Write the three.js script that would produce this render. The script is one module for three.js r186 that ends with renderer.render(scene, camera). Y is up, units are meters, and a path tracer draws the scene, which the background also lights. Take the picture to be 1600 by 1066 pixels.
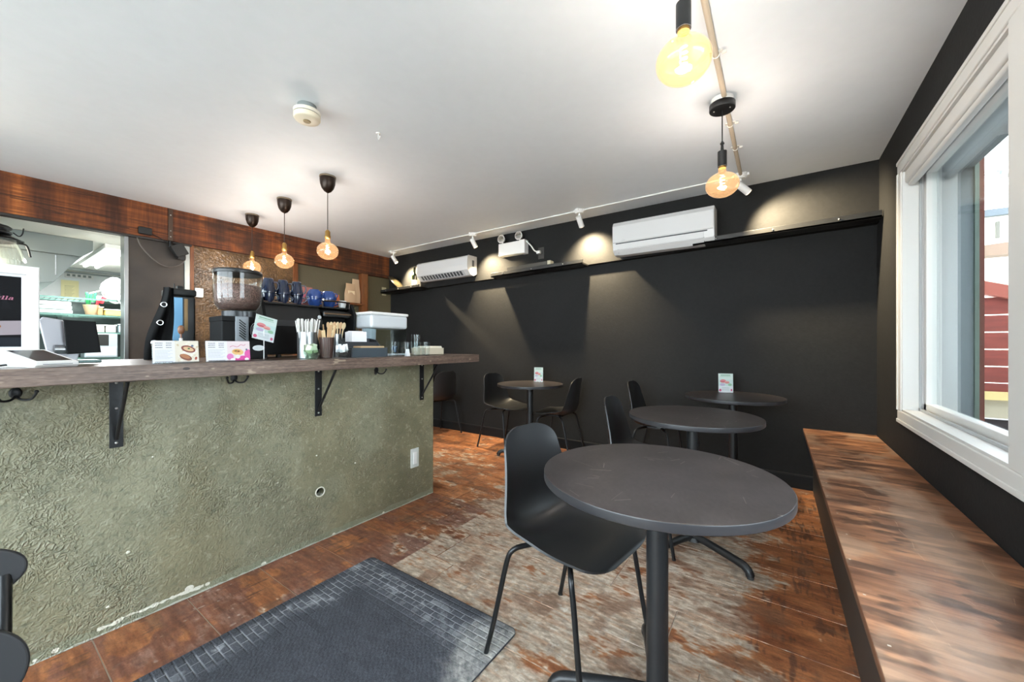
import * as THREE from 'three';
import { mergeGeometries } from 'three/addons/utils/BufferGeometryUtils.js';
import { RoundedBoxGeometry } from 'three/addons/geometries/RoundedBoxGeometry.js';
import { RectAreaLightUniformsLib } from 'three/addons/lights/RectAreaLightUniformsLib.js';

RectAreaLightUniformsLib.init();
const scene = new THREE.Scene();

// ---------------------------------------------------------------- camera, sky, exposure
const FOCAL = 599;                                            // pixels, for a frame of 1600 x 1066
const camera = new THREE.PerspectiveCamera(2 * Math.atan(533 / FOCAL) * 180 / Math.PI, 1600 / 1066, 0.05, 200);
camera.position.set(0, 1.2, 0);
camera.rotation.y = 0.60287;
camera.setViewOffset(1600, 1066, 0, -6, 1600, 1066);
camera.updateProjectionMatrix();

scene.background = new THREE.Color(0.90, 0.955, 1.03);          // flat overcast sky
scene.backgroundIntensity = 5.0;
scene.environmentIntensity = 5.0;

const renderer = new THREE.WebGLRenderer({ antialias: true });
renderer.toneMapping = THREE.LinearToneMapping;
renderer.toneMappingExposure = 3.2;
renderer.shadowMap.enabled = true;

const CEIL = 2.59;                                            // ceiling height
const PENDANT = { color: 0xfff3e6, power: 0.26 };
const SPOT = { color: 0xffe9c0, power: 8.0 };

// ---------------------------------------------------------------- helpers
let seed = 20240611;
const rnd = () => { seed |= 0; seed = seed + 0x6D2B79F5 | 0; let t = Math.imul(seed ^ seed >>> 15, 1 | seed); t = t + Math.imul(t ^ t >>> 7, 61 | t) ^ t; return ((t ^ t >>> 14) >>> 0) / 4294967296; };
const rr = (a, b) => a + (b - a) * rnd();
const V = (x, y, z) => new THREE.Vector3(x, y, z);
const clamp = (x, a = 0, b = 1) => Math.min(b, Math.max(a, x));
const smooth = (a, b, x) => { const t = clamp((x - a) / (b - a)); return t * t * (3 - 2 * t); };
const lerp = (a, b, t) => a + (b - a) * t;
const mixc = (a, b, t) => [lerp(a[0], b[0], t), lerp(a[1], b[1], t), lerp(a[2], b[2], t)];
const HASH = new Float32Array(65536); { for (let i = 0; i < 65536; i++) HASH[i] = rnd(); }
const lattice = (x, y, s) => HASH[(Math.imul(x, 374761393) + Math.imul(y, 668265263) + Math.imul(s, 974634343) ^ Math.imul(x ^ s, 1274126177) >>> 13) & 65535];
function noise(x, y, s = 0, px = 0, py = 0) {                 // value noise, repeating after px, py cells if given
  let ix = Math.floor(x), iy = Math.floor(y); const fx = x - ix, fy = y - iy;
  const u = fx * fx * (3 - 2 * fx), v = fy * fy * (3 - 2 * fy);
  let jx = ix + 1, jy = iy + 1;
  if (px) { ix = ((ix % px) + px) % px; jx = ((jx % px) + px) % px; }
  if (py) { iy = ((iy % py) + py) % py; jy = ((jy % py) + py) % py; }
  const a = lattice(ix, iy, s), b = lattice(jx, iy, s), c = lattice(ix, jy, s), d = lattice(jx, jy, s);
  return a + (b - a) * u + (c - a) * v + (a - b - c + d) * u * v;
}
function fbm(x, y, oct = 4, s = 0, px = 0, py = 0) {
  let t = 0, a = 0.5, n = 0;
  for (let i = 0; i < oct; i++) { t += a * noise(x, y, s + i * 7, px, py); n += a; a *= 0.5; x *= 2; y *= 2; px *= 2; py *= 2; }
  return t / n;
}
function dataTexture(w, h, fn, { srgb = true, rep = null, off = null, clampEdge = false } = {}) {
  const d = new Uint8Array(w * h * 4);
  for (let y = 0, k = 0; y < h; y++) for (let x = 0; x < w; x++, k += 4) {
    const c = fn((x + 0.5) / w, (y + 0.5) / h);
    if (typeof c === 'number') { d[k] = d[k + 1] = d[k + 2] = clamp(c) * 255; } else { d[k] = clamp(c[0], 0, 255); d[k + 1] = clamp(c[1], 0, 255); d[k + 2] = clamp(c[2], 0, 255); }
    d[k + 3] = 255;
  }
  const t = new THREE.DataTexture(d, w, h);
  t.magFilter = THREE.LinearFilter; t.minFilter = THREE.LinearMipmapLinearFilter; t.generateMipmaps = true;
  t.wrapS = t.wrapT = clampEdge ? THREE.ClampToEdgeWrapping : THREE.RepeatWrapping;
  if (srgb) t.colorSpace = THREE.SRGBColorSpace;
  if (rep) t.repeat.set(rep[0], rep[1]);
  if (off) t.offset.set(off[0], off[1]);
  t.needsUpdate = true; return t;
}
// a texture that covers the metric rectangle [a0,a1] x [b0,b1] of the surface's metric uv
const overRect = (a0, a1, b0, b1) => ({ rep: [1 / (a1 - a0), 1 / (b1 - b0)], off: [-a0 / (a1 - a0), -b0 / (b1 - b0)], clampEdge: true });
function canvasTexture(w, h, draw) {
  const c = document.createElement('canvas'); c.width = w; c.height = h; draw(c.getContext('2d'), w, h);
  const t = new THREE.CanvasTexture(c); t.colorSpace = THREE.SRGBColorSpace; return t;
}
const mat = (color, roughness = 0.6, extra = {}) => new THREE.MeshStandardMaterial({ color, roughness, ...extra });
const phys = (color, roughness, extra = {}) => new THREE.MeshPhysicalMaterial({ color, roughness, ...extra });

function metricUV(g) {
  const p = g.attributes.position, n = g.attributes.normal, uv = new Float32Array(p.count * 2);
  for (let i = 0; i < p.count; i++) {
    const ax = Math.abs(n.getX(i)), ay = Math.abs(n.getY(i)), az = Math.abs(n.getZ(i)); let u, v;
    if (ax >= ay && ax >= az) { u = p.getZ(i); v = p.getY(i); } else if (ay >= az) { u = p.getX(i); v = p.getZ(i); } else { u = p.getX(i); v = p.getY(i); }
    uv[2 * i] = u; uv[2 * i + 1] = v;
  }
  g.setAttribute('uv', new THREE.BufferAttribute(uv, 2)); return g;
}
function join(geos) {
  const list = (Array.isArray(geos) ? geos : [geos]).map((g) => {
    let q = g.index ? g.toNonIndexed() : g;
    for (const k of Object.keys(q.attributes)) if (!['position', 'normal', 'uv'].includes(k)) q.deleteAttribute(k);
    if (!q.attributes.normal) q.computeVertexNormals();
    if (!g.userData.ownUV) metricUV(q);
    q.morphAttributes = {}; return q;
  });
  return list.length === 1 ? list[0] : mergeGeometries(list, false);
}
const taken = new Map();
function numbered(name) { const k = taken.get(name) || 0; taken.set(name, k + 1); return k ? name + '_' + String(k).padStart(3, '0') : name; }
function dress(o, label, category, { group, kind } = {}) {
  if (label) o.userData.label = label; if (category) o.userData.category = category;
  if (group) o.userData.group = group; if (kind) o.userData.kind = kind; return o;
}
function thing(name, label, category, pos = [0, 0, 0], turn = 0, opts = {}) {
  const o = new THREE.Group(); o.name = numbered(name); o.position.set(...pos); o.rotation.y = turn; scene.add(o);
  return dress(o, label, category, opts);
}
function part(parent, name, geos, m, label) {
  const o = new THREE.Mesh(join(geos), m); o.name = name; o.castShadow = o.receiveShadow = true; parent.add(o);
  if (label) o.userData.label = label; return o;
}
function solo(name, label, category, geos, m, opts = {}) {
  const o = part(scene, numbered(name), geos, m); if (opts.pos) o.position.set(...opts.pos); if (opts.turn) o.rotation.y = opts.turn;
  return dress(o, label, category, opts);
}
const structure = (name, label, category, geos, m) => solo(name, label, category, geos, m, { kind: 'structure' });
function copyOf(o, pos, turn, label) {
  const c = o.clone(); c.name = numbered(o.name.replace(/_\d{3}$/, '')); c.userData = { ...o.userData }; scene.add(c);
  c.position.set(...pos); c.rotation.y = turn; if (label) c.userData.label = label; return c;
}
// geometry makers
const box = (x0, x1, y0, y1, z0, z1, r = 0) => {
  const w = Math.abs(x1 - x0), h = Math.abs(y1 - y0), d = Math.abs(z1 - z0);
  const g = r ? new RoundedBoxGeometry(w, h, d, 2, Math.min(r, w / 2.01, h / 2.01, d / 2.01)) : new THREE.BoxGeometry(w, h, d);
  return g.translate((x0 + x1) / 2, (y0 + y1) / 2, (z0 + z1) / 2);
};
const cyl = (r0, r1, h, x, y, z, seg = 24) => new THREE.CylinderGeometry(r1, r0, h, seg).translate(x, y + h / 2, z);   // base at y
const tube = (pts, r, seg = 24, rad = 8, tension = 0.5, closed = false) => new THREE.TubeGeometry(new THREE.CatmullRomCurve3(pts.map((p) => V(...p)), closed, 'catmullrom', tension), seg, r, rad, closed);
function rod(a, b, r0, r1 = r0, seg = 10) {
  const A = V(...a), B = V(...b), d = B.clone().sub(A), g = new THREE.CylinderGeometry(r1, r0, d.length(), seg);
  g.applyQuaternion(new THREE.Quaternion().setFromUnitVectors(V(0, 1, 0), d.clone().normalize()));
  const m = A.add(B).multiplyScalar(0.5); return g.translate(m.x, m.y, m.z);
}
const lathe = (profile, seg = 32) => new THREE.LatheGeometry(profile.map((p) => new THREE.Vector2(p[0], p[1])), seg);
function prismZY(points, x0, x1, bevel = 0, holes = []) {                   // polygon in (z, y), thick along x
  const s = new THREE.Shape(points.map(([z, y]) => new THREE.Vector2(-z, y)));
  for (const h of holes) s.holes.push(h);
  const g = new THREE.ExtrudeGeometry(s, { depth: x1 - x0 - 2 * bevel, bevelEnabled: bevel > 0, bevelThickness: bevel, bevelSize: bevel, bevelOffset: -bevel, bevelSegments: 2, curveSegments: 20 });
  return g.rotateY(Math.PI / 2).translate(x0 + bevel, 0, 0);
}
function prismXY(points, z0, z1, bevel = 0, holes = []) {                   // polygon in (x, y), thick along z
  const s = new THREE.Shape(points.map(([x, y]) => new THREE.Vector2(x, y)));
  for (const h of holes) s.holes.push(h);
  const g = new THREE.ExtrudeGeometry(s, { depth: z1 - z0 - 2 * bevel, bevelEnabled: bevel > 0, bevelThickness: bevel, bevelSize: bevel, bevelOffset: -bevel, bevelSegments: 2, curveSegments: 20 });
  return g.translate(0, 0, z0 + bevel);
}
const rectHole = (a0, a1, b0, b1) => { const p = new THREE.Path(); p.moveTo(a0, b0); p.lineTo(a1, b0); p.lineTo(a1, b1); p.lineTo(a0, b1); p.closePath(); return p; };
function planeCard(w, h, t) {                                               // a thin upright card, picture side on +z with its own uv 0..1
  const g = new THREE.PlaneGeometry(w, h).translate(0, h / 2, t / 2 + 0.0004); g.userData.ownUV = true; return g;
}
const CHIPS = [[-0.22, 0.02, 0.008], [-0.17, 0.015, 0.005], [-0.63, 0.045, 0.014], [-0.7, 0.03, 0.008], [-0.36, 0.11, 0.005], [-0.42, 0.31, 0.006], [-1.24, 0.53, 0.004], [-1.02, 0.43, 0.004], [-1.5, 0.42, 0.004], [-0.5, 0.7, 0.003], [-1.7, 0.62, 0.003], [-0.95, 0.012, 0.01], [-1.35, 0.01, 0.008], [-1.72, 0.01, 0.008]];
const SCRATCH = [[0.44, -3.25, 0.46, -2.7, 0.0012], [0.33, -2.45, 0.37, -2.15, 0.0011], [0.38, -2.1, 0.4, -1.7, 0.0011], [0.5, -2.6, 0.53, -2.0, 0.0008], [0.28, -2.75, 0.36, -2.6, 0.0008], [0.42, -1.6, 0.5, -1.3, 0.0011], [0.55, -1.9, 0.53, -1.6, 0.0008], [0.3, -1.5, 0.34, -1.25, 0.0008], [0.3, -3.5, 0.38, -3.46, 0.0008]];
// ---------------------------------------------------------------- textures of the large surfaces
const FX0 = -5.2, FX1 = 0.75, FZ0 = -4.05, FZ1 = 1.75, PLANK = 0.3065;
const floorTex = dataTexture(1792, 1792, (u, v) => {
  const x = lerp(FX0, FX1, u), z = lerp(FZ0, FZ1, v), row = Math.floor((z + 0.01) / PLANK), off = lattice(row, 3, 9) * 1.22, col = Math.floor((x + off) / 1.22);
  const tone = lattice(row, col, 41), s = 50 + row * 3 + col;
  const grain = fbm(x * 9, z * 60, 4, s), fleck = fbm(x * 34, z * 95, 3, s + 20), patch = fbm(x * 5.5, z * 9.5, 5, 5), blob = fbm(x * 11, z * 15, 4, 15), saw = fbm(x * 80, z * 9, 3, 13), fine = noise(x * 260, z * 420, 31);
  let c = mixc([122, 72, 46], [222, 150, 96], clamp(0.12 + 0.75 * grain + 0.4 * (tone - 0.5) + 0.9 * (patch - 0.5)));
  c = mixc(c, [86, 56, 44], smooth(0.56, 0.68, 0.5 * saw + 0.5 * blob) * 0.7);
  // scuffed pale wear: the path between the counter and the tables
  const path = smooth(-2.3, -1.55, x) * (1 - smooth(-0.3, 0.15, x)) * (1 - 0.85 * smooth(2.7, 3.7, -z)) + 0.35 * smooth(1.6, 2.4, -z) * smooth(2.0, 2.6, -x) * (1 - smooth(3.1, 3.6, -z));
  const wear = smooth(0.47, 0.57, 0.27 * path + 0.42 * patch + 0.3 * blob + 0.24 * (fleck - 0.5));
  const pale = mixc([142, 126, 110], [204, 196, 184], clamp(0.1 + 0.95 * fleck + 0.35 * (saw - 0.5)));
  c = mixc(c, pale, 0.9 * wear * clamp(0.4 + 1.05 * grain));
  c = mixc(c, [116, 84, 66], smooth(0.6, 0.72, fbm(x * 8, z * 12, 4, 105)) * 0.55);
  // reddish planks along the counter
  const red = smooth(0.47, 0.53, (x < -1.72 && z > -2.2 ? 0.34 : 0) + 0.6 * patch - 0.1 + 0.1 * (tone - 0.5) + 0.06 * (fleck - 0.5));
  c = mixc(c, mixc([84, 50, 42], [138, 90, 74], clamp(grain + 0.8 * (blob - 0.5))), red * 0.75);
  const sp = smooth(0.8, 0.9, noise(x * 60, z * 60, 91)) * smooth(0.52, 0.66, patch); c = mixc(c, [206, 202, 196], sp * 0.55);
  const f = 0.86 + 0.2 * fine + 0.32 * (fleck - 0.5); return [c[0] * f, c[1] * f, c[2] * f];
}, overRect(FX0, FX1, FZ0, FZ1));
const floorBump = dataTexture(1024, 1024, (u, v) => clamp(0.5 + 0.6 * (fbm(u * 30, v * 180, 4, 3, 30, 180) - 0.5) + 0.3 * (fbm(u * 90, v * 30, 2, 8, 90, 30) - 0.5)), { srgb: false, rep: [0.7, 0.7] });
const floorRough = dataTexture(512, 512, (u, v) => clamp(0.5 + 0.5 * (fbm(u * 12, v * 24, 4, 3, 12, 24) - 0.5)), { srgb: false, rep: [0.8, 0.8] });
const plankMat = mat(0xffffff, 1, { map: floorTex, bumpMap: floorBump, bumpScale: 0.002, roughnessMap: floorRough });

const ceilingTex = dataTexture(512, 512, (u, v) => { const f = 226 + 8 * (fbm(u * 5, v * 5, 5, 2, 5, 5) - 0.5) + 3 * (fbm(u * 60, v * 60, 2, 8, 60, 60) - 0.5); return [f * 0.985, f, f * 1.02]; }, { rep: [0.4, 0.4] });
const ceilingMat = mat(0xffffff, 0.55, { map: ceilingTex });
const blackWallTex = dataTexture(1024, 1024, (u, v) => {
  const f = 31 + 6 * (fbm(u * 6, v * 6, 5, 4, 6, 6) - 0.5) + 5 * (fbm(u * 120, v * 120, 2, 9, 120, 120) - 0.5);
  const nick = noise(u * 150, v * 150, 66, 150, 150) > 0.9992 ? 70 : 0; return [f + nick, f + nick, f + nick];
}, { rep: [0.45, 0.45] });
const wallBump = dataTexture(512, 512, (u, v) => fbm(u * 60, v * 60, 3, 19, 60, 60), { srgb: false, rep: [1.4, 1.4] });
const blackWall = phys(0xffffff, 0.75, { specularIntensity: 0.4, map: blackWallTex, bumpMap: wallBump, bumpScale: 0.0006 });

// stucco of the counter
const CZ0 = -2.2, CZ1 = 1.0, CX = -2.29;
const stuccoTex = dataTexture(2048, 768, (u, v) => {
  const z = lerp(CZ0, CZ1, u), y = 1.08 * v;
  const a = fbm(z * 2.2, y * 2.2, 5, 3), b = fbm(z * 9, y * 9, 4, 13), e = fbm(z * 55, y * 55, 3, 23);
  let c = mixc([104, 100, 78], [138, 132, 106], clamp(0.5 + 1.1 * (a - 0.5) + 0.9 * (b - 0.5)));
  c = mixc(c, [138, 139, 120], smooth(0.5, 0.7, fbm(z * 3.1, y * 1.6, 4, 33)) * 0.4);
  c = mixc(c, [168, 166, 146], smooth(0.64, 0.8, e) * 0.4); c = mixc(c, [92, 94, 78], smooth(0.38, 0.22, e) * 0.35);
  const foot = 0.04 + 0.018 * (fbm(z * 18, 3, 3, 43) - 0.5);
  if (y < foot) c = mixc(c, [134, 140, 120], 0.6);                                           // skim band along the floor
  const crack = 0.035 + 0.03 * fbm(z * 14, 1, 4, 53) - 0.008, edge = smooth(-0.75, -0.62, z) * (1 - smooth(-0.36, -0.3, z));
  if (edge > 0.5 && Math.abs(y - crack + 0.006) < 0.0045 + 0.008 * (noise(z * 90, 3, 5) - 0.35)) c = [216, 214, 200];     // chipped paint line
  for (const [dz, dy, r] of CHIPS) { const q = Math.hypot((z - dz) * 0.8, y - dy) + 0.003 * (e - 0.5); if (q < r) c = [220, 217, 204]; }
  if (y < 0.006 + 0.006 * noise(z * 40, 7, 61)) c = mixc(c, [196, 196, 184], 0.8);
  return c;
}, overRect(CZ0, CZ1, 0, 1.08));
const stuccoBump = dataTexture(1024, 1024, (u, v) => {
  const wx = 0.8 * fbm(u * 16, v * 16, 3, 71, 16, 16), wy = 0.8 * fbm(u * 16, v * 16, 3, 81, 16, 16);
  const r = 1 - Math.abs(2 * fbm(u * 76 + wx * 4, v * 76 + wy * 4, 3, 11, 76, 76) - 1), amt = smooth(0.35, 0.65, fbm(u * 4, v * 4, 3, 31, 4, 4));
  return clamp(0.25 + 0.55 * Math.pow(r, 2) * (0.25 + 0.75 * amt) + 0.25 * (fbm(u * 90, v * 90, 2, 61, 90, 90) - 0.5) + 0.3 * (fbm(u * 7, v * 7, 3, 91, 7, 7) - 0.5));
}, { srgb: false, rep: [1.25, 1.25] });
const stucco = mat(0xffffff, 0.5, { map: stuccoTex, bumpMap: stuccoBump, bumpScale: 0.009 });

// rough-sawn stained beam
const BZ0 = -4, BZ1 = 1.75;
const beamTex = dataTexture(2048, 256, (u, v) => {
  const z = lerp(BZ0, BZ1, u), y = lerp(2.2, 2.62, v);
  const grain = fbm(z * 1.6, y * 60, 4, 3), bands = fbm(z * 7, y * 1.2, 4, 13), saw = fbm(z * 90, y * 5, 3, 23), blot = fbm(z * 3, y * 7, 4, 33);
  let c = mixc([58, 26, 10], [166, 92, 38], clamp(0.18 + 0.55 * (grain - 0.3) + 1.25 * (bands - 0.42) + 0.3 * (saw - 0.5)));
  c = mixc(c, [44, 24, 14], smooth(0.55, 0.72, blot) * 0.6);
  c = mixc(c, [196, 122, 62], smooth(0.63, 0.78, 0.6 * bands + 0.4 * grain) * 0.7);
  const dark = Math.abs(fbm(z * 0.9, y * 26, 3, 43) - 0.5); if (dark < 0.02) c = mixc(c, [40, 20, 10], 0.5);
  return c;
}, overRect(BZ0, BZ1, 2.2, 2.62));
const beamMat = mat(0xffffff, 0.78, { map: beamTex, bumpMap: wallBump, bumpScale: 0.001 });
const trimTex = dataTexture(256, 512, (u, v) => { const g = fbm(u * 40, v * 5, 4, 3, 40, 5), b = fbm(u * 6, v * 6, 3, 13, 6, 6); return mixc([82, 44, 20], [150, 90, 44], clamp(0.1 + 0.7 * g + 0.5 * (b - 0.4))); }, { rep: [4, 1.2] });
const trimMat = mat(0xffffff, 0.5, { map: trimTex });

// hammered brown wall panels behind the counter
const panelTex = dataTexture(512, 512, (u, v) => { const a = fbm(u * 7, v * 7, 5, 3, 7, 7), e = fbm(u * 60, v * 60, 3, 13, 60, 60); return mixc([62, 46, 30], [116, 88, 58], clamp(0.5 + 1.4 * (a - 0.5) + 0.9 * (e - 0.5))); }, { rep: [1.3, 1.3] });
const panelBump = dataTexture(512, 512, (u, v) => { const r = 1 - Math.abs(2 * fbm(u * 26, v * 26, 3, 11, 26, 26) - 1); return clamp(0.2 + 0.7 * r * r); }, { srgb: false, rep: [1.3, 1.3] });
const hammered = mat(0xffffff, 0.32, { map: panelTex, bumpMap: panelBump, bumpScale: 0.006 });
const darkPanelTex = dataTexture(256, 256, (u, v) => { const a = fbm(u * 5, v * 5, 5, 6, 5, 5); return mixc([44, 38, 34], [66, 56, 48], clamp(0.5 + 1.6 * (a - 0.5))); }, { rep: [1, 1] });
const darkPanel = mat(0xffffff, 0.5, { map: darkPanelTex });
const olivePanel = mat(0x5d5644, 0.4, { bumpMap: panelBump, bumpScale: 0.002 });

// bench planks: brown, blotched across, scratched
const benchTex = dataTexture(512, 2048, (u, v) => {
  const x = lerp(0.16, 0.66, u), z = lerp(-4.05, 1.7, v);
  const g = fbm(x * 5, z * 40, 4, 3), fine = fbm(x * 20, z * 150, 3, 13), blot = fbm(x * 7, z * 11, 5, 23), dk = fbm(x * 8, z * 21, 5, 33);
  let c = mixc([98, 65, 48], [182, 131, 98], clamp(0.45 + 1.1 * (g - 0.5) + 0.5 * (fine - 0.5) + 0.8 * (blot - 0.5)));
  c = mixc(c, [66, 46, 36], smooth(0.52, 0.64, dk) * 0.62);
  c = mixc(c, [200, 146, 106], smooth(0.6, 0.74, 0.6 * blot + 0.4 * g) * 0.6);
  c = mixc(c, [164, 142, 124], smooth(0.5, 0.66, fbm(x * 6, z * 3.4, 5, 63)) * 0.5);                              // rubbed varnish
  for (const [ax, az, bx, bz, w] of SCRATCH) { const dx = bx - ax, dz = bz - az, t = clamp(((x - ax) * dx + (z - az) * dz) / (dx * dx + dz * dz)); const q = Math.hypot(x - ax - t * dx + 0.012 * (noise(z * 12, 1, 7) - 0.5), z - az - t * dz); if (q < w) c = mixc(c, [214, 186, 160], 0.45 * smooth(0.3, 0.7, noise(z * 40, x * 40, 5))); }
  const nz = (z + 4.05) % 0.21; if (Math.hypot(x - 0.205 - 0.01 * Math.sin(z * 9), nz - 0.1) < 0.0035) c = [196, 186, 170];
  return c;
}, overRect(0.16, 0.66, -4.05, 1.7));
const benchRough = dataTexture(256, 1024, (u, v) => { const x = lerp(0.16, 0.66, u), z = lerp(-4.05, 1.7, v); return clamp(0.34 + 0.3 * (fbm(x * 6, z * 6, 4, 73) - 0.5) + 0.1 * fbm(x * 30, z * 90, 2, 83)); }, { srgb: false, ...overRect(0.16, 0.66, -4.05, 1.7) });
const benchTopMat = mat(0xffffff, 1, { map: benchTex, roughnessMap: benchRough, bumpMap: floorBump, bumpScale: 0.0012 });

// counter top: grey-brown worn timber
const barTex = dataTexture(512, 2048, (u, v) => {
  const x = lerp(-3, -2, u), z = lerp(-2.6, 1, v), g = fbm(x * 40, z * 3, 4, 3), f = fbm(x * 120, z * 20, 3, 13), b = fbm(x * 3, z * 3, 4, 23);
  let c = mixc([66, 50, 42], [126, 104, 92], clamp(0.4 + 0.9 * (g - 0.5) + 0.6 * (f - 0.5) + 0.6 * (b - 0.5)));
  return c;
}, overRect(-3, -2, -2.6, 1));
const barEdgeTex = dataTexture(2048, 128, (u, v) => {
  const z = lerp(-2.6, 1, u), y = v * 0.07, g = fbm(z * 4, y * 160, 4, 7), f = fbm(z * 60, y * 300, 3, 17), b = fbm(z * 3, 1, 4, 27);
  let c = mixc([74, 58, 50], [136, 116, 104], clamp(0.45 + 0.8 * (g - 0.5) + 0.7 * (f - 0.5) + 0.7 * (b - 0.5)));
  c = mixc(c, [198, 184, 160], smooth(0.72, 0.8, fbm(z * 14, y * 60, 3, 37)) * 0.5);
  const k = Math.hypot((z + 0.55) * 1, (y - 0.04) * 2); if (k < 0.012) c = [46, 34, 28];
  return c;
}, overRect(-2.6, 1, 1.06, 1.13));
const barTop = mat(0xffffff, 0.35, { map: barTex }), barEdge = mat(0xffffff, 0.45, { map: barEdgeTex, bumpMap: floorBump, bumpScale: 0.001 });

// entrance mat
const MX0 = -1.87, MX1 = -0.885, MZ0 = -1.33, MZ1 = 0.55;
const cell = (x, z) => { const bw = 0.062, bh = 0.03, row = Math.floor((z - MZ0) / bh), xs = (x - MX0) / bw + (row % 2 ? 0.5 : 0); const fx = xs - Math.floor(xs), fz = (z - MZ0) / bh - row; return [Math.min(fx, 1 - fx) * bw, Math.min(fz, 1 - fz) * bh, row * 131 + Math.floor(xs)]; };
const matTex = dataTexture(704, 1344, (u, v) => {
  const x = lerp(MX0, MX1, u), z = lerp(MZ0, MZ1, v), [a, b, id] = cell(x, z), joint = Math.min(a, b) < 0.0022;
  const f = fbm(x * 260, z * 260, 2, 3), pile = noise(x * 620, z * 620, 9);
  let c = mixc([38, 40, 46], [78, 80, 88], clamp(0.2 + 0.6 * f + 0.4 * (pile - 0.5) + 0.2 * (lattice(id, 3, 5) - 0.5)));
  const far = smooth(-1.3, -1.26, z) * (1 - smooth(-1.2, -1.06, z + 0.1 * (fbm(x * 6, 2, 3, 6) - 0.5))), left = smooth(MX0 + 0.03, MX0 + 0.06, x) * (1 - smooth(MX0 + 0.1, MX0 + 0.2, x + 0.12 * (fbm(z * 6, 5, 3, 8) - 0.5)));
  const dust = Math.max(far, left) * (0.4 + 0.9 * fbm(x * 12, z * 12, 4, 19));
  c = mixc(c, [170, 172, 176], clamp(dust) * (joint ? 0.75 : 0.15 + 0.5 * smooth(0.55, 0.75, fbm(x * 24, z * 24, 3, 29))));
  const corner = smooth(0.2, 0.08, Math.hypot((x + 0.9) * 0.9, (z + 1.17) * 0.7) + 0.1 * (fbm(x * 18, z * 18, 4, 39) - 0.5)); c = mixc(c, [186, 182, 174], corner * (0.25 + 0.7 * fbm(x * 60, z * 60, 3, 49)));
  return c;
}, overRect(MX0, MX1, MZ0, MZ1));
const matBump = dataTexture(704, 1344, (u, v) => { const x = lerp(MX0, MX1, u), z = lerp(MZ0, MZ1, v), [a, b, id] = cell(x, z); const edge = Math.max(1 - smooth(-1.2, -1.0, z), 1 - smooth(MX0 + 0.12, MX0 + 0.24, x)); return clamp(0.25 + 0.5 * edge * smooth(0.001, 0.005, Math.min(a, b)) + 0.16 * (1 - edge) * (Math.sin(x * 260) * Math.sin(z * 300 + (Math.floor(x * 41) % 2) * 1.6)) + 0.2 * (1 - edge) + 0.3 * (fbm(x * 300, z * 300, 2, 5) - 0.5) + 0.12 * (lattice(id, 3, 5) - 0.5)); }, { srgb: false, ...overRect(MX0, MX1, MZ0, MZ1) });

// table tops: dark laminate with scratches (uv in metres about the centre)
function tableTexture(s) {
  const marks = []; let q = s; const r2 = () => { q = (q * 16807) % 2147483647; return q / 2147483647; };
  for (let i = 0; i < 26; i++) { const x = (r2() - 0.5) * 0.6, z = (r2() - 0.5) * 0.6, a = r2() * 6.28, l = 0.02 + 0.09 * r2() * r2(); marks.push([x, z, x + l * Math.cos(a), z + l * Math.sin(a), 0.0007 + 0.0008 * r2(), 0.3 + 0.5 * r2()]); }
  return dataTexture(768, 768, (u, v) => {
    const x = (u - 0.5) * 0.76, z = (v - 0.5) * 0.76, b = fbm(x * 9, z * 9, 4, s % 91), f = fbm(x * 130, z * 60, 3, 11);
    let c = mixc([44, 40, 40], [68, 62, 62], clamp(0.5 + 0.9 * (b - 0.5) + 0.7 * (f - 0.5)));
    for (const [ax, az, bx, bz, w, k] of marks) { if (Math.abs(x - ax) > 0.12 || Math.abs(z - az) > 0.12) continue; const dx = bx - ax, dz = bz - az, t = clamp(((x - ax) * dx + (z - az) * dz) / (dx * dx + dz * dz)), d = Math.hypot(x - ax - t * dx, z - az - t * dz); if (d < w) c = mixc(c, [168, 160, 152], k); }
    if (noise(x * 420, z * 420, 8) > 0.992) c = mixc(c, [150, 146, 140], 0.5);
    return c;
  }, overRect(-0.38, 0.38, -0.38, 0.38));
}
// ---------------------------------------------------------------- shared plain materials
const white = mat(0xe4e3e0, 0.45), whitePlastic = mat(0xe6e4e2, 0.32), trimWhite = mat(0xcbcac7, 0.35), blackSteel = mat(0x1d1e20, 0.42, { metalness: 0.3 }), blackPlastic = mat(0x1b1b1c, 0.38), blackMatte = mat(0x161616, 0.6);
const steel = mat(0x9a9d9e, 0.28, { metalness: 0.95 }), chrome = mat(0xd6d8da, 0.12, { metalness: 1 }), galvanised = mat(0x9aa09f, 0.4, { metalness: 0.7 }), screwHead = mat(0xb4b4b0, 0.35, { metalness: 0.8 });
const deepBlack = phys(0x0e0e0f, 0.6, { specularIntensity: 0.35 });
const clearGlass = phys(0xf4f8f8, 0.04, { transmission: 1, thickness: 0, ior: 1.45 });
const pane = phys(0xf6fbfb, 0.0, { transmission: 1, thickness: 0, ior: 1.5 });

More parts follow.
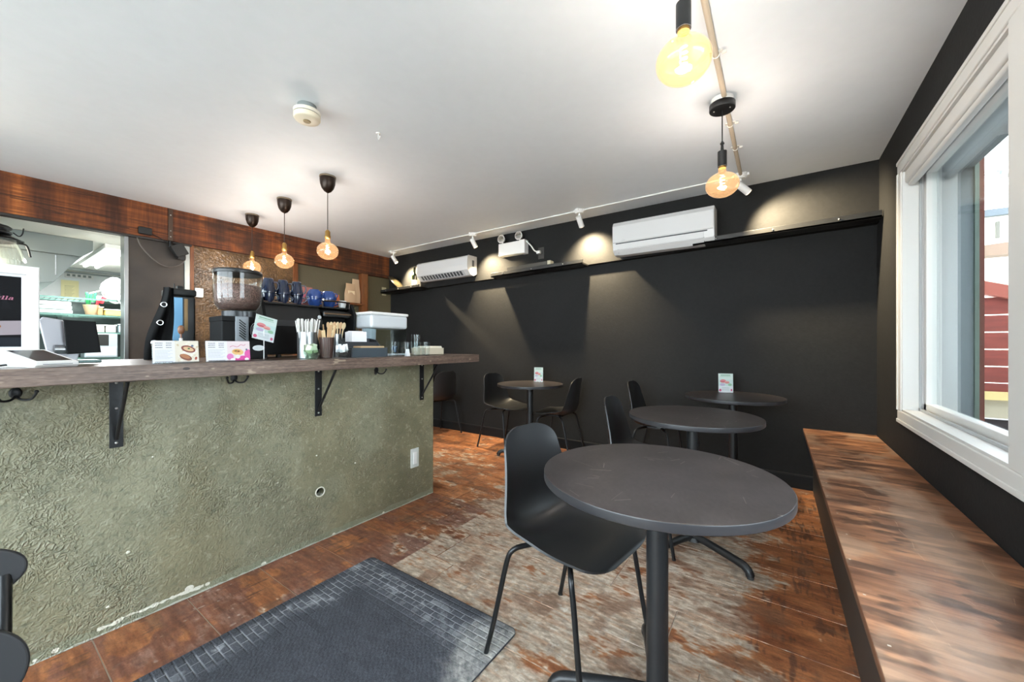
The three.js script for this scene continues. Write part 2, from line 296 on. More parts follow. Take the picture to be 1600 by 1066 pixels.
// ---------------------------------------------------------------- floor, ceiling, walls
{
  const f = thing('floor', 'worn brown and pale wooden plank floor of the cafe', 'floor', [0, 0, 0], 0, { kind: 'structure' });
  part(f, 'subfloor', box(-5.2, 0.75, -0.12, -0.0035, -4.05, 1.75), mat(0xaaa294, 0.8));
  const plankGeo = (x0, x1, z0, z1, lift) => {
    const c = 0.0012, y0 = -0.004, y1 = lift, P = [[x0, y0, z0], [x1, y0, z0], [x1, y0, z1], [x0, y0, z1], [x0 + c, y1, z0 + c], [x1 - c, y1, z0 + c], [x1 - c, y1, z1 - c], [x0 + c, y1, z1 - c]];
    const F = [[4, 7, 6, 5], [0, 4, 5, 1], [1, 5, 6, 2], [2, 6, 7, 3], [3, 7, 4, 0]], v = [];
    for (const [a, b, d, e] of F) for (const i of [a, b, d, a, d, e]) v.push(...P[i]);
    const g = new THREE.BufferGeometry(); g.setAttribute('position', new THREE.Float32BufferAttribute(v, 3)); g.computeVertexNormals(); return g;
  };
  for (let row = Math.floor(-4.03 / PLANK); row * PLANK - 0.01 < 1.7; row++) {
    const z0 = Math.max(-4.03, row * PLANK - 0.01), z1 = Math.min(1.7, (row + 1) * PLANK - 0.01); if (z1 - z0 < 0.01) continue;
    const off = lattice(row, 3, 9) * 1.22;
    for (let col = Math.floor((-5.15 + off) / 1.22); col * 1.22 - off < 0.7; col++) {
      const x0 = Math.max(-5.15, col * 1.22 - off), x1 = Math.min(0.7, (col + 1) * 1.22 - off); if (x1 - x0 < 0.01) continue;
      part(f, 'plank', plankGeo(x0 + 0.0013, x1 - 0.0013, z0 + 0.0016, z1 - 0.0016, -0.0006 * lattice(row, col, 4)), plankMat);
    }
  }
}
structure('ceiling', 'smooth white painted ceiling', 'ceiling', box(-5.3, 0.95, CEIL, CEIL + 0.12, -4.15, 1.85), ceilingMat);
{
  const w = thing('wall_back', 'matte black painted wall with a thicker upper band', 'wall', [0, 0, 0], 0, { kind: 'structure' });
  part(w, 'lower_wall', box(-5.3, 0.95, -0.1, CEIL, -4.15, -4.0), blackWall);
  part(w, 'upper_band', prismXY([[-5.08, 2.015], [0.637, 2.12], [0.637, CEIL], [-5.08, CEIL]], -4.0, -3.925), blackWall);
}
{
  const b = thing('baseboard_back', 'black painted baseboard under the black wall', 'baseboard', [0, 0, 0], 0, { kind: 'structure' });
  part(b, 'board', box(-5.08, 0.26, 0, 0.105, -4.0, -3.985, 0.003), phys(0x161616, 0.6, { specularIntensity: 0.4 }));
  part(b, 'cap', box(-5.08, 0.26, 0.105, 0.118, -4.0, -3.978, 0.003), phys(0x1e1e1e, 0.55, { specularIntensity: 0.5 }));
}
// right wall with the window opening
const WZ0 = -3.27, WZ1 = -1.955, WY0 = 0.795, WY1 = 2.26, RX = 0.637;
structure('wall_right', 'black painted wall around the white window', 'wall', prismZY([[-4.15, -0.1], [1.85, -0.1], [1.85, CEIL], [-4.15, CEIL]], RX, RX + 0.16, 0, [rectHole(-WZ1, -WZ0, WY0, WY1), rectHole(0.25, 1.45, WY0, WY1)]), blackWall);
const outerWall = mat(0x90969a, 0.75, { bumpMap: wallBump, bumpScale: 0.001 });
structure('wall_right_outer', 'pale blue grey outer wall reveal behind the window', 'wall', prismZY([[-4.6, -0.3], [1.85, -0.3], [1.85, 3.0], [-4.6, 3.0]], RX + 0.161, RX + 0.31, 0, [rectHole(-WZ1 - 0.12, -WZ0 + 0.09, 0.70, 2.235), rectHole(0.15, 1.55, 0.70, 2.3)]), outerWall);
{
  const w = thing('window_1', 'large white framed window in the black wall', 'window', [0, 0, 0], 0, { kind: 'structure' });
  const c = 0.075, ce = 0.12, xo = RX - 0.012;
  const casing = (z0, z1, y0, y1, vert) => {
    const g = [box(xo, RX, y0, y1, z0, z1, 0.006)];
    if (vert) g.push(box(xo - 0.005, xo + 0.008, y0, y1, z0 < -3 ? z0 : z1 - 0.022, z0 < -3 ? z0 + 0.022 : z1, 0.004)); else g.push(box(xo - 0.005, xo + 0.008, y0 < 1 ? y0 : y1 - 0.022, y0 < 1 ? y0 + 0.022 : y1, z0, z1, 0.004));
    return g;
  };
  part(w, 'casing', casing(WZ0 - c, WZ1 + ce, WY1, WY1 + c, false), trimWhite);
  part(w, 'casing', casing(WZ0 - c, WZ1 + ce, WY0 - c, WY0, false), trimWhite);
  part(w, 'casing', casing(WZ0 - c, WZ0, WY0, WY1, true), trimWhite);
  part(w, 'casing', casing(WZ1, WZ1 + ce, WY0, WY1, true), trimWhite);
  const L = 0.012;
  part(w, 'jamb_liner', [box(RX - 0.005, RX + 0.16, WY0 - 0.001, WY0 + L, WZ0, WZ1), box(RX - 0.005, RX + 0.16, WY1 - L, WY1 + 0.001, WZ0, WZ1), box(RX - 0.005, RX + 0.16, WY0, WY1, WZ0 - 0.001, WZ0 + L), box(RX - 0.005, RX + 0.16, WY0, WY1, WZ1 - L, WZ1 + 0.001)], trimWhite);
  part(w, 'stop_bead', [box(RX + 0.065, RX + 0.075, WY0 + L, WY0 + 0.026, WZ0, WZ1), box(RX + 0.065, RX + 0.075, WY0, WY1, WZ0 + L, WZ0 + 0.024)], mat(0x9fa2a3, 0.4));
  const s = 0.048, sx0 = RX + 0.085, sx1 = RX + 0.135;
  const sash = part(w, 'sash', [box(sx0, sx1, WY0 + L, WY0 + L + s, WZ0 + L, WZ1 - L, 0.004), box(sx0, sx1, WY1 - L - s, WY1 - L, WZ0 + L, WZ1 - L, 0.004), box(sx0, sx1, WY0 + L, WY1 - L, WZ0 + L, WZ0 + L + s, 0.004), box(sx0, sx1, WY0 + L, WY1 - L, WZ1 - L - s, WZ1 - L, 0.004)], trimWhite);
  part(sash, 'pane', box(RX + 0.107, RX + 0.113, WY0 + 0.04, WY1 - 0.04, WZ0 + 0.04, WZ1 - 0.04), pane);
  part(w, 'blind_cassette', [box(RX + 0.004, RX + 0.06, WY1 - L - 0.075, WY1 - L, WZ0 + L, WZ1 - L, 0.012), box(RX + 0.016, RX + 0.05, WY1 - L - 0.095, WY1 - L - 0.07, WZ0 + L + 0.01, WZ1 - L - 0.01, 0.01)], mat(0xc9c8c6, 0.5));
}
structure('window_sill_outer', 'white sloping sill board outside the window', 'sill', prismXY([[RX + 0.15, 0.700], [RX + 0.36, 0.680], [RX + 0.36, 0.705], [RX + 0.15, 0.745]], WZ0 - 0.08, WZ1 + 0.1), trimWhite);
{
  const w = thing('window_3', 'added unseen white framed window beside the camera, letting in side light', 'window', [0, 0, 0], 0, { kind: 'structure' });  // unseen window added to brighten the counter front, floor and ceiling
  part(w, 'casing', [box(RX - 0.02, RX, WY1, WY1 + 0.075, -1.525, -0.175), box(RX - 0.02, RX, WY0 - 0.075, WY0, -1.525, -0.175), box(RX - 0.02, RX, WY0, WY1, -1.525, -1.45), box(RX - 0.02, RX, WY0, WY1, -0.25, -0.175)], trimWhite);
  part(w, 'sash', [box(RX + 0.08, RX + 0.13, WY0, WY0 + 0.05, -1.45, -0.25), box(RX + 0.08, RX + 0.13, WY1 - 0.05, WY1, -1.45, -0.25), box(RX + 0.08, RX + 0.13, WY0, WY1, -1.45, -1.4), box(RX + 0.08, RX + 0.13, WY0, WY1, -0.3, -0.25)], trimWhite);
  part(w, 'pane', box(RX + 0.105, RX + 0.111, WY0 + 0.03, WY1 - 0.03, -1.42, -0.28), pane);
}
// wall behind the camera, with an unseen glazed front added to light the room
{
  structure('wall_front', 'black painted wall around the added glazed front', 'wall', prismXY([[-5.3, -0.1], [0.95, -0.1], [0.95, CEIL], [-5.3, CEIL]], 1.7, 1.85, 0, [rectHole(-4.6, 0.3, 0.3, 2.4)]), blackWall);
  const w = thing('window_2', 'added glazed front behind the camera, lighting the room', 'window', [0, 0, 0], 0, { kind: 'structure' });
  for (const [x0, x1] of [[-4.6, -2.97], [-2.97, -1.33], [-1.33, 0.3]]) {
    part(w, 'window_frame', [box(x0, x0 + 0.05, 0.3, 2.4, 1.74, 1.8), box(x1 - 0.05, x1, 0.3, 2.4, 1.74, 1.8), box(x0, x1, 0.3, 0.37, 1.74, 1.8), box(x0, x1, 2.35, 2.4, 1.74, 1.8)], blackSteel);
    part(w, 'pane', box(x0 + 0.04, x1 - 0.04, 0.36, 2.36, 1.767, 1.773), pane);
  }
}
// left side: beam, kitchen opening and panels
const LX = -5.13;
{
  const b = thing('trim_1', 'rough sawn brown stained ceiling beam', 'beam', [0, 0, 0], 0, { kind: 'structure' });
  part(b, 'beam', box(-5.26, -5.08, 2.258, 2.591, -3.99, 1.7, 0.006), beamMat);
  const st = part(b, 'strap', [box(-5.08, -5.074, 2.245, CEIL - 0.01, -1.262, -1.226), box(-5.12, -5.074, 2.245, 2.258, -1.262, -1.226)], mat(0x4a3a30, 0.5, { metalness: 0.4 }), 'narrow brown metal strap with screws');
  for (const y of [2.3, 2.36, 2.52]) part(st, 'screw', new THREE.SphereGeometry(0.006, 8, 6).translate(-5.073, y, -1.244), screwHead);
  part(b, 'rail', box(-5.14, -5.09, 2.24, 2.258, -1.42, 1.6), mat(0x26211e, 0.5));
}
{
  const w = thing('wall_left', 'brown panelled wall behind the counter', 'wall', [0, 0, 0], 0, { kind: 'structure' });
  part(w, 'dark_panel', box(LX - 0.1, LX, 0, 2.26, -1.368, -0.945), darkPanel, 'dark brown smooth panel');
  part(w, 'hammered_panel', box(LX - 0.1, LX, 0, 2.26, -2.47, -1.42), hammered, 'brown hammered panel');
  part(w, 'olive_panel', box(LX - 0.1, LX - 0.02, 0, 2.26, -3.44, -2.53), olivePanel, 'dark olive panel');
  part(w, 'grey_panel', box(LX - 0.1, LX - 0.01, 0, 2.26, -4.0, -3.535), mat(0x6b6148, 0.6, { bumpMap: panelBump, bumpScale: 0.002 }), 'grey brown panel');
  part(w, 'metal_jamb', box(LX - 0.11, LX + 0.012, 0, 2.25, -1.412, -1.368, 0.003), galvanised, 'galvanised metal jamb');
  part(w, 'wood_trim', box(LX - 0.1, LX + 0.016, 0, 2.26, -1.446, -1.412, 0.003), trimMat);
  part(w, 'wood_trim', box(LX - 0.1, LX + 0.012, 0, 2.26, -2.53, -2.468, 0.003), trimMat);
  part(w, 'wood_post', box(LX - 0.1, LX + 0.06, 0, 2.26, -3.535, -3.43, 0.003), trimMat);
  part(w, 'steel_jamb', box(LX - 0.14, LX + 0.01, 0, 2.26, -0.945, -0.915, 0.002), steel, 'stainless steel jamb of the kitchen opening');
  part(w, 'half_wall', box(LX - 0.1, LX, 0, 0.95, -0.915, 1.7), darkPanel);
  part(w, 'sill', box(LX - 0.14, LX + 0.02, 0.95, 0.975, -0.915, 1.7), steel);
}
structure('wall_kitchen', 'white kitchen walls beyond the opening', 'wall', [box(-8.5, -8.4, 0, 2.35, -2.3, 1.9), box(-8.5, -5.23, 0, 2.35, -2.4, -2.3), box(-8.5, -5.3, 0, 2.35, 1.85, 1.95), box(-5.26, -5.232, 0, 2.35, -2.3, -0.95)], mat(0xe2e6e5, 0.6));
structure('ceiling_kitchen', 'white kitchen ceiling panel', 'ceiling', box(-8.5, -5.262, 2.26, 2.36, -2.4, 1.95), mat(0xe6e4da, 0.6));
structure('floor_kitchen', 'dull grey kitchen floor', 'floor', box(-8.5, -5.2, -0.1, 0, -2.4, 1.95), mat(0x77716a, 0.5));
// long bench under the window
{
  const b = thing('bench', 'long brown wooden bench along the window wall', 'bench', [0, 0, 0]);
  part(b, 'seat_board', box(0.185, RX - 0.002, 0.478, 0.507, -3.998, 1.69, 0.003), benchTopMat, 'worn varnished brown seat board');
  part(b, 'front_panel', box(0.25, 0.27, 0.0, 0.478, -3.98, 1.69), mat(0x3a3937, 0.5), 'plain dark grey front panel');
  part(b, 'back_rail', box(0.6, 0.634, 0.0, 0.478, -3.98, 1.69), mat(0x3a3937, 0.6));
}
// counter: stucco body and timber top
{
  const hole = new THREE.Path(); hole.absarc(1.263, 0.303, 0.027, 0, Math.PI * 2, true);
  const c = thing('counter', 'sage green stucco service counter with timber top', 'counter', [0, 0, 0]);
  part(c, 'front_panel', prismZY([[CZ0, 0], [CZ1, 0], [CZ1, 1.062], [CZ0, 1.062]], CX - 0.05, CX, 0.003, [hole]), stucco, 'sage green textured stucco front');
  part(c, 'end_panel', box(-2.78, CX - 0.051, 0, 1.062, CZ0, CZ0 + 0.05), stucco);
  part(c, 'back_panel', box(-2.84, -2.78, 0, 1.062, CZ0, CZ1), darkPanel);
  part(c, 'far_end_panel', box(-2.78, CX - 0.051, 0, 1.062, CZ1 - 0.05, CZ1), darkPanel);
  part(c, 'hole_ring', new THREE.TorusGeometry(0.0275, 0.0035, 8, 28).rotateY(Math.PI / 2).translate(CX, 0.303, -1.263), mat(0xd9d6c8, 0.6), 'chipped pale rim of a round hole');
  part(c, 'pipe_liner', new THREE.CylinderGeometry(0.027, 0.027, 0.3, 20, 1, true).rotateZ(Math.PI / 2).translate(CX - 0.2, 0.303, -1.263), mat(0x101010, 0.9));
  const t = part(c, 'top_board', box(-2.98, -2.045, 1.062, 1.12, -2.465, CZ1, 0.004), barTop, 'worn grey brown timber top');
  part(t, 'edge_board', [box(-2.046, -2.035, 1.06, 1.1215, -2.475, CZ1, 0.003), box(-2.98, -2.036, 1.06, 1.1215, -2.475, -2.464, 0.003)], barEdge, 'rough timber edge');
  const o = thing('wall_outlet', 'white rocker plate on the green counter front', 'outlet', [CX, 0.332, -2.003]);
  part(o, 'plate', box(0, 0.007, -0.073, 0.073, -0.04, 0.04, 0.004), mat(0xc9cdca, 0.3));
  part(o, 'rocker', box(0.005, 0.012, -0.046, 0.046, -0.018, 0.018, 0.003), whitePlastic);
}
// patch of mats
{
  const s = new THREE.Shape(), r = 0.03; s.moveTo(MX0 + r, -MZ1); s.lineTo(MX1 - r, -MZ1); s.absarc(MX1 - r, -MZ1 + r, r, -Math.PI / 2, 0, false); s.lineTo(MX1, -MZ0 - r); s.absarc(MX1 - r, -MZ0 - r, r, 0, Math.PI / 2, false); s.lineTo(MX0 + r, -MZ0); s.absarc(MX0 + r, -MZ0 - r, r, Math.PI / 2, Math.PI, false); s.lineTo(MX0, -MZ1 + r); s.absarc(MX0 + r, -MZ1 + r, r, Math.PI, Math.PI * 1.5, false);
  const g = new THREE.ExtrudeGeometry(s, { depth: 0.008, bevelEnabled: true, bevelThickness: 0.003, bevelSize: 0.012, bevelOffset: -0.012, bevelSegments: 2, curveSegments: 6 }).rotateX(-Math.PI / 2).translate(0, 0.0032, 0);
  solo('floor_mat', 'charcoal entrance mat dusted white along its edges', 'mat', g, mat(0xffffff, 0.95, { map: matTex, bumpMap: matBump, bumpScale: 0.004 }));
}
// street and yard outside
structure('ground_outside', 'grey paved ground outside the windows', 'ground', [box(-14, 12, -0.25, -0.13, 1.86, 14), box(0.96, 12, -0.25, -0.13, -22, 1.86)], mat(0xbdb9b0, 0.85));
structure('wall_added_shade', 'added unseen grey walls shading the side window and yard', 'wall', [box(2.3, 2.6, -0.13, 5.2, -5.9, -1.72), box(0.96, 2.3, -0.13, 3.4, -1.8, -1.72)], mat(0x8d8f90, 0.85));  // added out of view to keep sky light off the window reveal and fence
// ---------------------------------------------------------------- tables
const tableEdge = mat(0x2d2d30, 0.38);
function table(name, label, x, z, h, r, turn, topTex, group) {
  const t = thing(name, label, 'table', [x, 0, z], turn, { group });
  part(t, 'tabletop', lathe([[0.0001, h], [r - 0.004, h], [r - 0.001, h - 0.0015]], 72), mat(0xffffff, 0.36, { map: topTex }), 'dark scratched laminate top');
  part(t, 'edge_band', lathe([[r - 0.001, h - 0.0015], [r, h - 0.004], [r, h - 0.024], [r - 0.003, h - 0.027], [0.0001, h - 0.027]], 72), tableEdge);
  part(t, 'mounting_plate', box(-0.13, 0.13, h - 0.036, h - 0.027, -0.13, 0.13), blackSteel);
  part(t, 'column', [cyl(0.034, 0.034, h - 0.09, 0, 0.055, 0, 28), cyl(0.05, 0.04, 0.02, 0, 0.05, 0, 28)], mat(0x242527, 0.36, { metalness: 0.2 }));
  for (let k = 0; k < 4; k++) {
    const a = k * Math.PI / 2, c = Math.cos(a), s = Math.sin(a), P = (d, y) => [c * d, y, s * d];
    const leg = part(t, 'foot', [tube([P(0.0, 0.07), P(0.1, 0.07), P(0.24, 0.06), P(0.305, 0.053), P(0.335, 0.035), P(0.342, 0.014)], 0.021, 28, 12, 0.3)], mat(0x242527, 0.36, { metalness: 0.2 }));
    part(leg, 'glide', cyl(0.016, 0.018, 0.016, c * 0.342, 0, s * 0.342, 14), mat(0x3a3a3a, 0.6));
  }
  return t;
}
const texA = tableTexture(1234567), texB = tableTexture(7654321);
table('cafe_table', 'round dark cafe table nearest the camera', -0.318, -1.295, 0.785, 0.367, 0.36, texA);
table('cafe_table', 'round dark cafe table in the middle, between nearest table and menu card table', -0.405, -2.48, 0.785, 0.362, -0.52, texB);
table('cafe_table', 'round dark cafe table against black wall beside the bench', -0.288, -3.612, 0.783, 0.36, 0.2, texA);
table('cafe_table', 'round dark cafe table against black wall between two facing chairs', -2.175, -3.5, 0.785, 0.352, 0.5, texB);
table('cafe_table', 'dark cafe table mostly hidden behind the counter end', -4.33, -3.55, 0.785, 0.352, 0.5, texB);

// ---------------------------------------------------------------- moulded chairs
const shellMat = mat(0x232426, 0.36), legMat = mat(0x1c1d1f, 0.34, { metalness: 0.35 });
function shellGeometry() {
  const prof = new THREE.CatmullRomCurve3([V(0.232, 0.456, 0), V(0.213, 0.468, 0), V(0.14, 0.476, 0), V(0.0, 0.466, 0), V(-0.11, 0.462, 0), V(-0.172, 0.487, 0), V(-0.203, 0.55, 0), V(-0.22, 0.66, 0), V(-0.234, 0.77, 0), V(-0.245, 0.852, 0)], false, 'catmullrom', 0.5);
  const NS = 56, NV = 28, th = 0.008, grid = [];
  for (let i = 0; i <= NS; i++) {
    const s = 0.5 - 0.5 * Math.cos(Math.PI * i / NS), p = prof.getPointAt(s), tg = prof.getTangentAt(s), n = V(tg.y, -tg.x, 0).multiplyScalar(1);   // upward on the seat, forward on the back
    let w = lerp(0.222, 0.232, smooth(0, 0.3, s)); w = lerp(w, 0.168, smooth(0.5, 0.95, s)); const w0 = w;
    const e0 = clamp(1 - s / 0.1), e1 = clamp((s - 0.885) / 0.115);
    w *= Math.pow(Math.max(0.001, 1 - Math.pow(e0, 2.4) * 0.9), 0.36); w *= Math.pow(Math.max(0.001, 1 - Math.pow(e1, 2.3) * 0.95), 0.38);
    const curl = lerp(lerp(0.012, 0.062, smooth(0.12, 0.5, s)), 0.034, smooth(0.62, 1, s)) * (w / w0) ** 2;
    const row = [];
    for (let j = 0; j <= NV; j++) {
      const v = j / NV * 2 - 1, c = curl * Math.pow(Math.abs(v), 2.4);
      row.push({ p: V(p.x - n.x * 0, p.y, 0).addScaledVector(V(-n.x, -n.y, 0), -0).add(V(Math.abs(tg.y) * c * 0.9, Math.abs(tg.x) * c, v * w)), n });
    }
    grid.push(row);
  }
  // smooth surface normals, then two skins and a rim
  const pos = [], nor = [];
  const N = (i, j) => { const a = grid[Math.min(NS, i + 1)][j].p.clone().sub(grid[Math.max(0, i - 1)][j].p), b = grid[i][Math.min(NV, j + 1)].p.clone().sub(grid[i][Math.max(0, j - 1)].p); return a.cross(b).normalize(); };
  const nn = grid.map((r, i) => r.map((q, j) => N(i, j)));
  const mid = nn[8][NV / 2]; const flip = mid.y < 0 ? -1 : 1;
  const up = (i, j) => grid[i][j].p, dn = (i, j) => grid[i][j].p.clone().addScaledVector(nn[i][j], -flip * th);
  const quad = (a, b, c, d, na, nb, nc, nd) => { for (const [p, n] of [[a, na], [b, nb], [c, nc], [a, na], [c, nc], [d, nd]]) { pos.push(p.x, p.y, p.z); nor.push(n.x, n.y, n.z); } };
  for (let i = 0; i < NS; i++) for (let j = 0; j < NV; j++) {
    const f = (q) => q.clone().multiplyScalar(flip), g = (q) => q.clone().multiplyScalar(-flip);
    const A = [i, j], B = [i + 1, j], C = [i + 1, j + 1], D = [i, j + 1];
    const o = flip > 0 ? [A, B, C, D] : [A, D, C, B];
    quad(...o.map((k) => up(...k)), ...o.map((k) => f(nn[k[0]][k[1]]))); const r = [...o].reverse();
    quad(...r.map((k) => dn(...k)), ...r.map((k) => g(nn[k[0]][k[1]])));
  }
  const rim = []; for (let i = 0; i <= NS; i++) rim.push([i, 0]); for (let j = 1; j <= NV; j++) rim.push([NS, j]); for (let i = NS - 1; i >= 0; i--) rim.push([i, NV]); for (let j = NV - 1; j > 0; j--) rim.push([0, j]);
  const centre = V(-0.02, 0.55, 0);
  for (let k = 0; k < rim.length; k++) {
    const a = rim[k], b = rim[(k + 1) % rim.length], pa = up(...a), pb = up(...b), qa = dn(...a), qb = dn(...b), n = pb.clone().sub(pa).cross(qa.clone().sub(pa)).normalize();
    quad(pa, pb, qb, qa, n, n, n, n);
  }
  const g = new THREE.BufferGeometry(); g.setAttribute('position', new THREE.Float32BufferAttribute(pos, 3)); g.setAttribute('normal', new THREE.Float32BufferAttribute(nor, 3)); return g;
}
function makeChair(label, group) {
  const t = thing('chair', label, 'chair', [0, 0, 0], 0, { group });
  part(t, 'shell', shellGeometry(), shellMat);
  for (const sx of [1, -1]) for (const sz of [1, -1]) {
    const fx = sx > 0 ? 0.205 : -0.235, tx = sx > 0 ? 0.13 : -0.125;
    const leg = part(t, 'leg', tube([[tx * 0.5, 0.447, sz * 0.1], [tx * 0.75, 0.446, sz * 0.165], [tx * 0.95, 0.44, sz * 0.2], [tx + (fx - tx) * 0.12, 0.415, sz * 0.218], [tx + (fx - tx) * 0.3, 0.34, sz * 0.224], [tx + (fx - tx) * 0.65, 0.16, sz * 0.236], [fx, 0.006, sz * 0.247]], 0.0098, 36, 10, 0.4), legMat);
    part(leg, 'glide', cyl(0.011, 0.011, 0.01, fx, 0, sz * 0.247, 12), blackMatte);
  }
  part(t, 'seat_bracket', [box(-0.09, 0.1, 0.44, 0.458, -0.11, 0.11, 0.004)], legMat);
  return t;
}
const chair0 = makeChair('black moulded chair closest to the camera, tucked under nearest table');
chair0.position.set(-0.655, 0, -1.372); chair0.rotation.y = -0.14;
copyOf(chair0, [-0.685, 0, -2.505], 0.05, 'black moulded chair at the middle round table');
copyOf(chair0, [-0.91, 0, -3.69], 0.0, 'black moulded chair beside the wall table with menu card near the bench');
copyOf(chair0, [-2.64, 0, -3.715], -0.1, 'black moulded chair on the left of wall table between facing chairs, back toward counter');
copyOf(chair0, [-1.95, 0, -3.70], Math.PI + 0.12, 'black moulded chair facing left across the wall table with pale card');
copyOf(chair0, [-3.79, 0, -3.69], Math.PI - 0.1, 'black moulded chair half hidden behind the end of the counter');
// low stool with a back at the left edge of the picture
{
  const t = thing('low_back_stool', 'dark low stool with two rounded back panels at the far left edge', 'stool', [-1.36, 0, 0.12], 0);
  const m = mat(0x2e2f32, 0.55);
  const panel = (a, b, x, y, z, lean) => { const s = new THREE.Shape(); s.absellipse(0, 0, a, b, 0, Math.PI * 2); return new THREE.ExtrudeGeometry(s, { depth: 0.012, bevelEnabled: true, bevelThickness: 0.006, bevelSize: 0.006, bevelSegments: 3, curveSegments: 44 }).rotateY(Math.PI / 2).rotateZ(lean).translate(x, y, z); };
  part(t, 'seat', lathe([[0.0001, 0.372], [0.17, 0.376], [0.185, 0.387], [0.185, 0.398], [0.175, 0.408], [0.0001, 0.412]], 48).translate(0.1, 0, 0), m);
  part(t, 'upper_back_panel', panel(0.165, 0.074, -0.243, 0.634, -0.056, 0.12), m);
  part(t, 'lower_back_panel', panel(0.185, 0.125, -0.105, 0.46, -0.03, 0.2), m);
  for (const z of [-0.19, 0.06]) part(t, 'back_bar', [rod([-0.1, 0.45, z * 0.96], [-0.232, 0.62, z], 0.013, 0.013)], legMat);
  for (const [x, z] of [[1, 1], [1, -1], [-1, 1], [-1, -1]]) part(t, 'leg', rod([0.1 + x * 0.1, 0.376, z * 0.1], [0.1 + x * 0.17, 0, z * 0.17], 0.012), legMat);
}
// bar stool whose round base shows past the counter corner
{
  const t = thing('bar_stool', 'black bar stool whose round base shows past the counter corner', 'stool', [-3.0, 0, -2.58]);
  part(t, 'base', lathe([[0.0001, 0], [0.2, 0], [0.2, 0.008], [0.08, 0.022], [0.0001, 0.026]], 36), mat(0x2a2523, 0.4));
  part(t, 'column', cyl(0.02, 0.02, 0.62, 0, 0.02, 0), blackSteel);
  part(t, 'seat', lathe([[0.0001, 0.63], [0.15, 0.63], [0.165, 0.65], [0.15, 0.675], [0.0001, 0.68]], 32), blackMatte);
}
// wooden paddle hanging at the counter end
{
  const t = thing('wooden_paddle', 'pale round wooden paddle hanging at the counter end', 'paddle', [-2.55, 1.0, -2.225]);
  part(t, 'blade', new THREE.CylinderGeometry(0.062, 0.062, 0.012, 32).rotateX(Math.PI / 2).translate(0, -0.105, 0), mat(0xc9a48c, 0.6));
  part(t, 'rim', new THREE.TorusGeometry(0.062, 0.005, 8, 32).translate(0, -0.105, 0), mat(0xe9dccd, 0.6), 'pale rim');
  part(t, 'handle', box(-0.012, 0.012, -0.045, 0.05, -0.006, 0.006, 0.004), mat(0xc0a184, 0.6));
}
// ---------------------------------------------------------------- counter brackets and hooks
function bracket(label, z, end) {
  const t = thing('shelf_bracket', label, 'bracket', [CX, 0.768, z], end ? Math.PI / 2 : 0, { group: 'black steel brackets under the counter top' });
  if (end) t.position.set(-2.42, 0.768, CZ0);
  const reach = end ? 0.2 : 0.21;
  const v = part(t, 'wall_plate', box(0, 0.005, 0, 0.292, -0.021, 0.021, 0.001), blackSteel);
  for (const y of [0.02, 0.165, 0.272]) part(v, 'screw', new THREE.SphereGeometry(0.0055, 10, 6).translate(0.006, y, 0), screwHead);
  part(t, 'top_plate', box(0, reach, 0.287, 0.292, -0.021, 0.021, 0.001), blackSteel);
  part(t, 'brace', [rod([0.004, 0.035, 0], [reach - 0.02, 0.286, 0], 0.007, 0.007, 8)], blackSteel);
  return t;
}
bracket('black steel bracket at the left below the card reader', -0.385);
bracket('black steel bracket in the middle of the counter front', -1.25);
bracket('black steel bracket near the right corner of the counter front', -2.075);
bracket('black steel bracket on the end face of the counter', 0, true);
function coatHook(label, z, y) {
  const t = thing('coat_hook', label, 'hook', [CX, y, z], 0, { group: 'black double coat hooks on the counter front' });
  part(t, 'plate', new THREE.SphereGeometry(0.018, 16, 10).scale(0.35, 1.15, 0.9).translate(0.004, 0.012, 0), blackSteel);
  for (const s of [-1, 1]) part(t, 'prong', [tube([[0.006, 0.002, 0], [0.02, -0.012, s * 0.012], [0.035, -0.012, s * 0.032], [0.046, 0.004, s * 0.042], [0.05, 0.014, s * 0.045]], 0.0042, 18, 8), new THREE.SphereGeometry(0.0065, 10, 8).translate(0.05, 0.016, s * 0.045)], blackSteel);
  return t;
}
coatHook('black double coat hook at the left end of the counter front', -0.125, 1.012);
coatHook('black double coat hook between the left and middle brackets', -0.81, 1.02);
coatHook('black double coat hook between the middle and right brackets', -1.66, 1.012);
// ---------------------------------------------------------------- pendant lamps
const bulbGlass = phys(0xffe9cc, 0.03, { transmission: 0.985, thickness: 0, ior: 1.45, emissive: 0xffbb78, emissiveIntensity: 2.5 });
const filamentMat = mat(0xffe2b0, 0.5, { emissive: 0xffd08a, emissiveIntensity: 5 });
const brass = mat(0xb08a4e, 0.28, { metalness: 0.9 });
function bulb(parent, y, w, h, glow) {                                       // hangs from y downwards
  const b = part(parent, 'bulb', lathe((() => { const a = []; for (let i = 0; i <= 26; i++) { const t = i / 26 * Math.PI; a.push([Math.max(0.0001, Math.sin(t) * w / 2), -0.028 - h / 2 - Math.cos(t) * h / 2]); } const neck = a.filter((p) => !(p[1] > -0.034 - 0.01 && p[0] < 0.026)); neck.push([0.022, -0.025], [0.019, 0]); return neck; })(), 36).translate(0, y, 0), bulbGlass, 'amber glass globe bulb');
  const pts = []; for (let i = 0; i <= 40; i++) { const t = i / 40; pts.push([0.011 * Math.cos(t * 25), y - 0.05 - t * h * 0.55, 0.011 * Math.sin(t * 25)]); }
  part(b, 'filament', tube(pts, 0.0022, 90, 5), filamentMat, 'glowing filament');
  const l = new THREE.PointLight(PENDANT.color, glow, 0, 2); l.position.set(0, y - 0.03 - h * 0.5, 0); l.castShadow = true; l.shadow.radius = 1.2; parent.add(l);
}
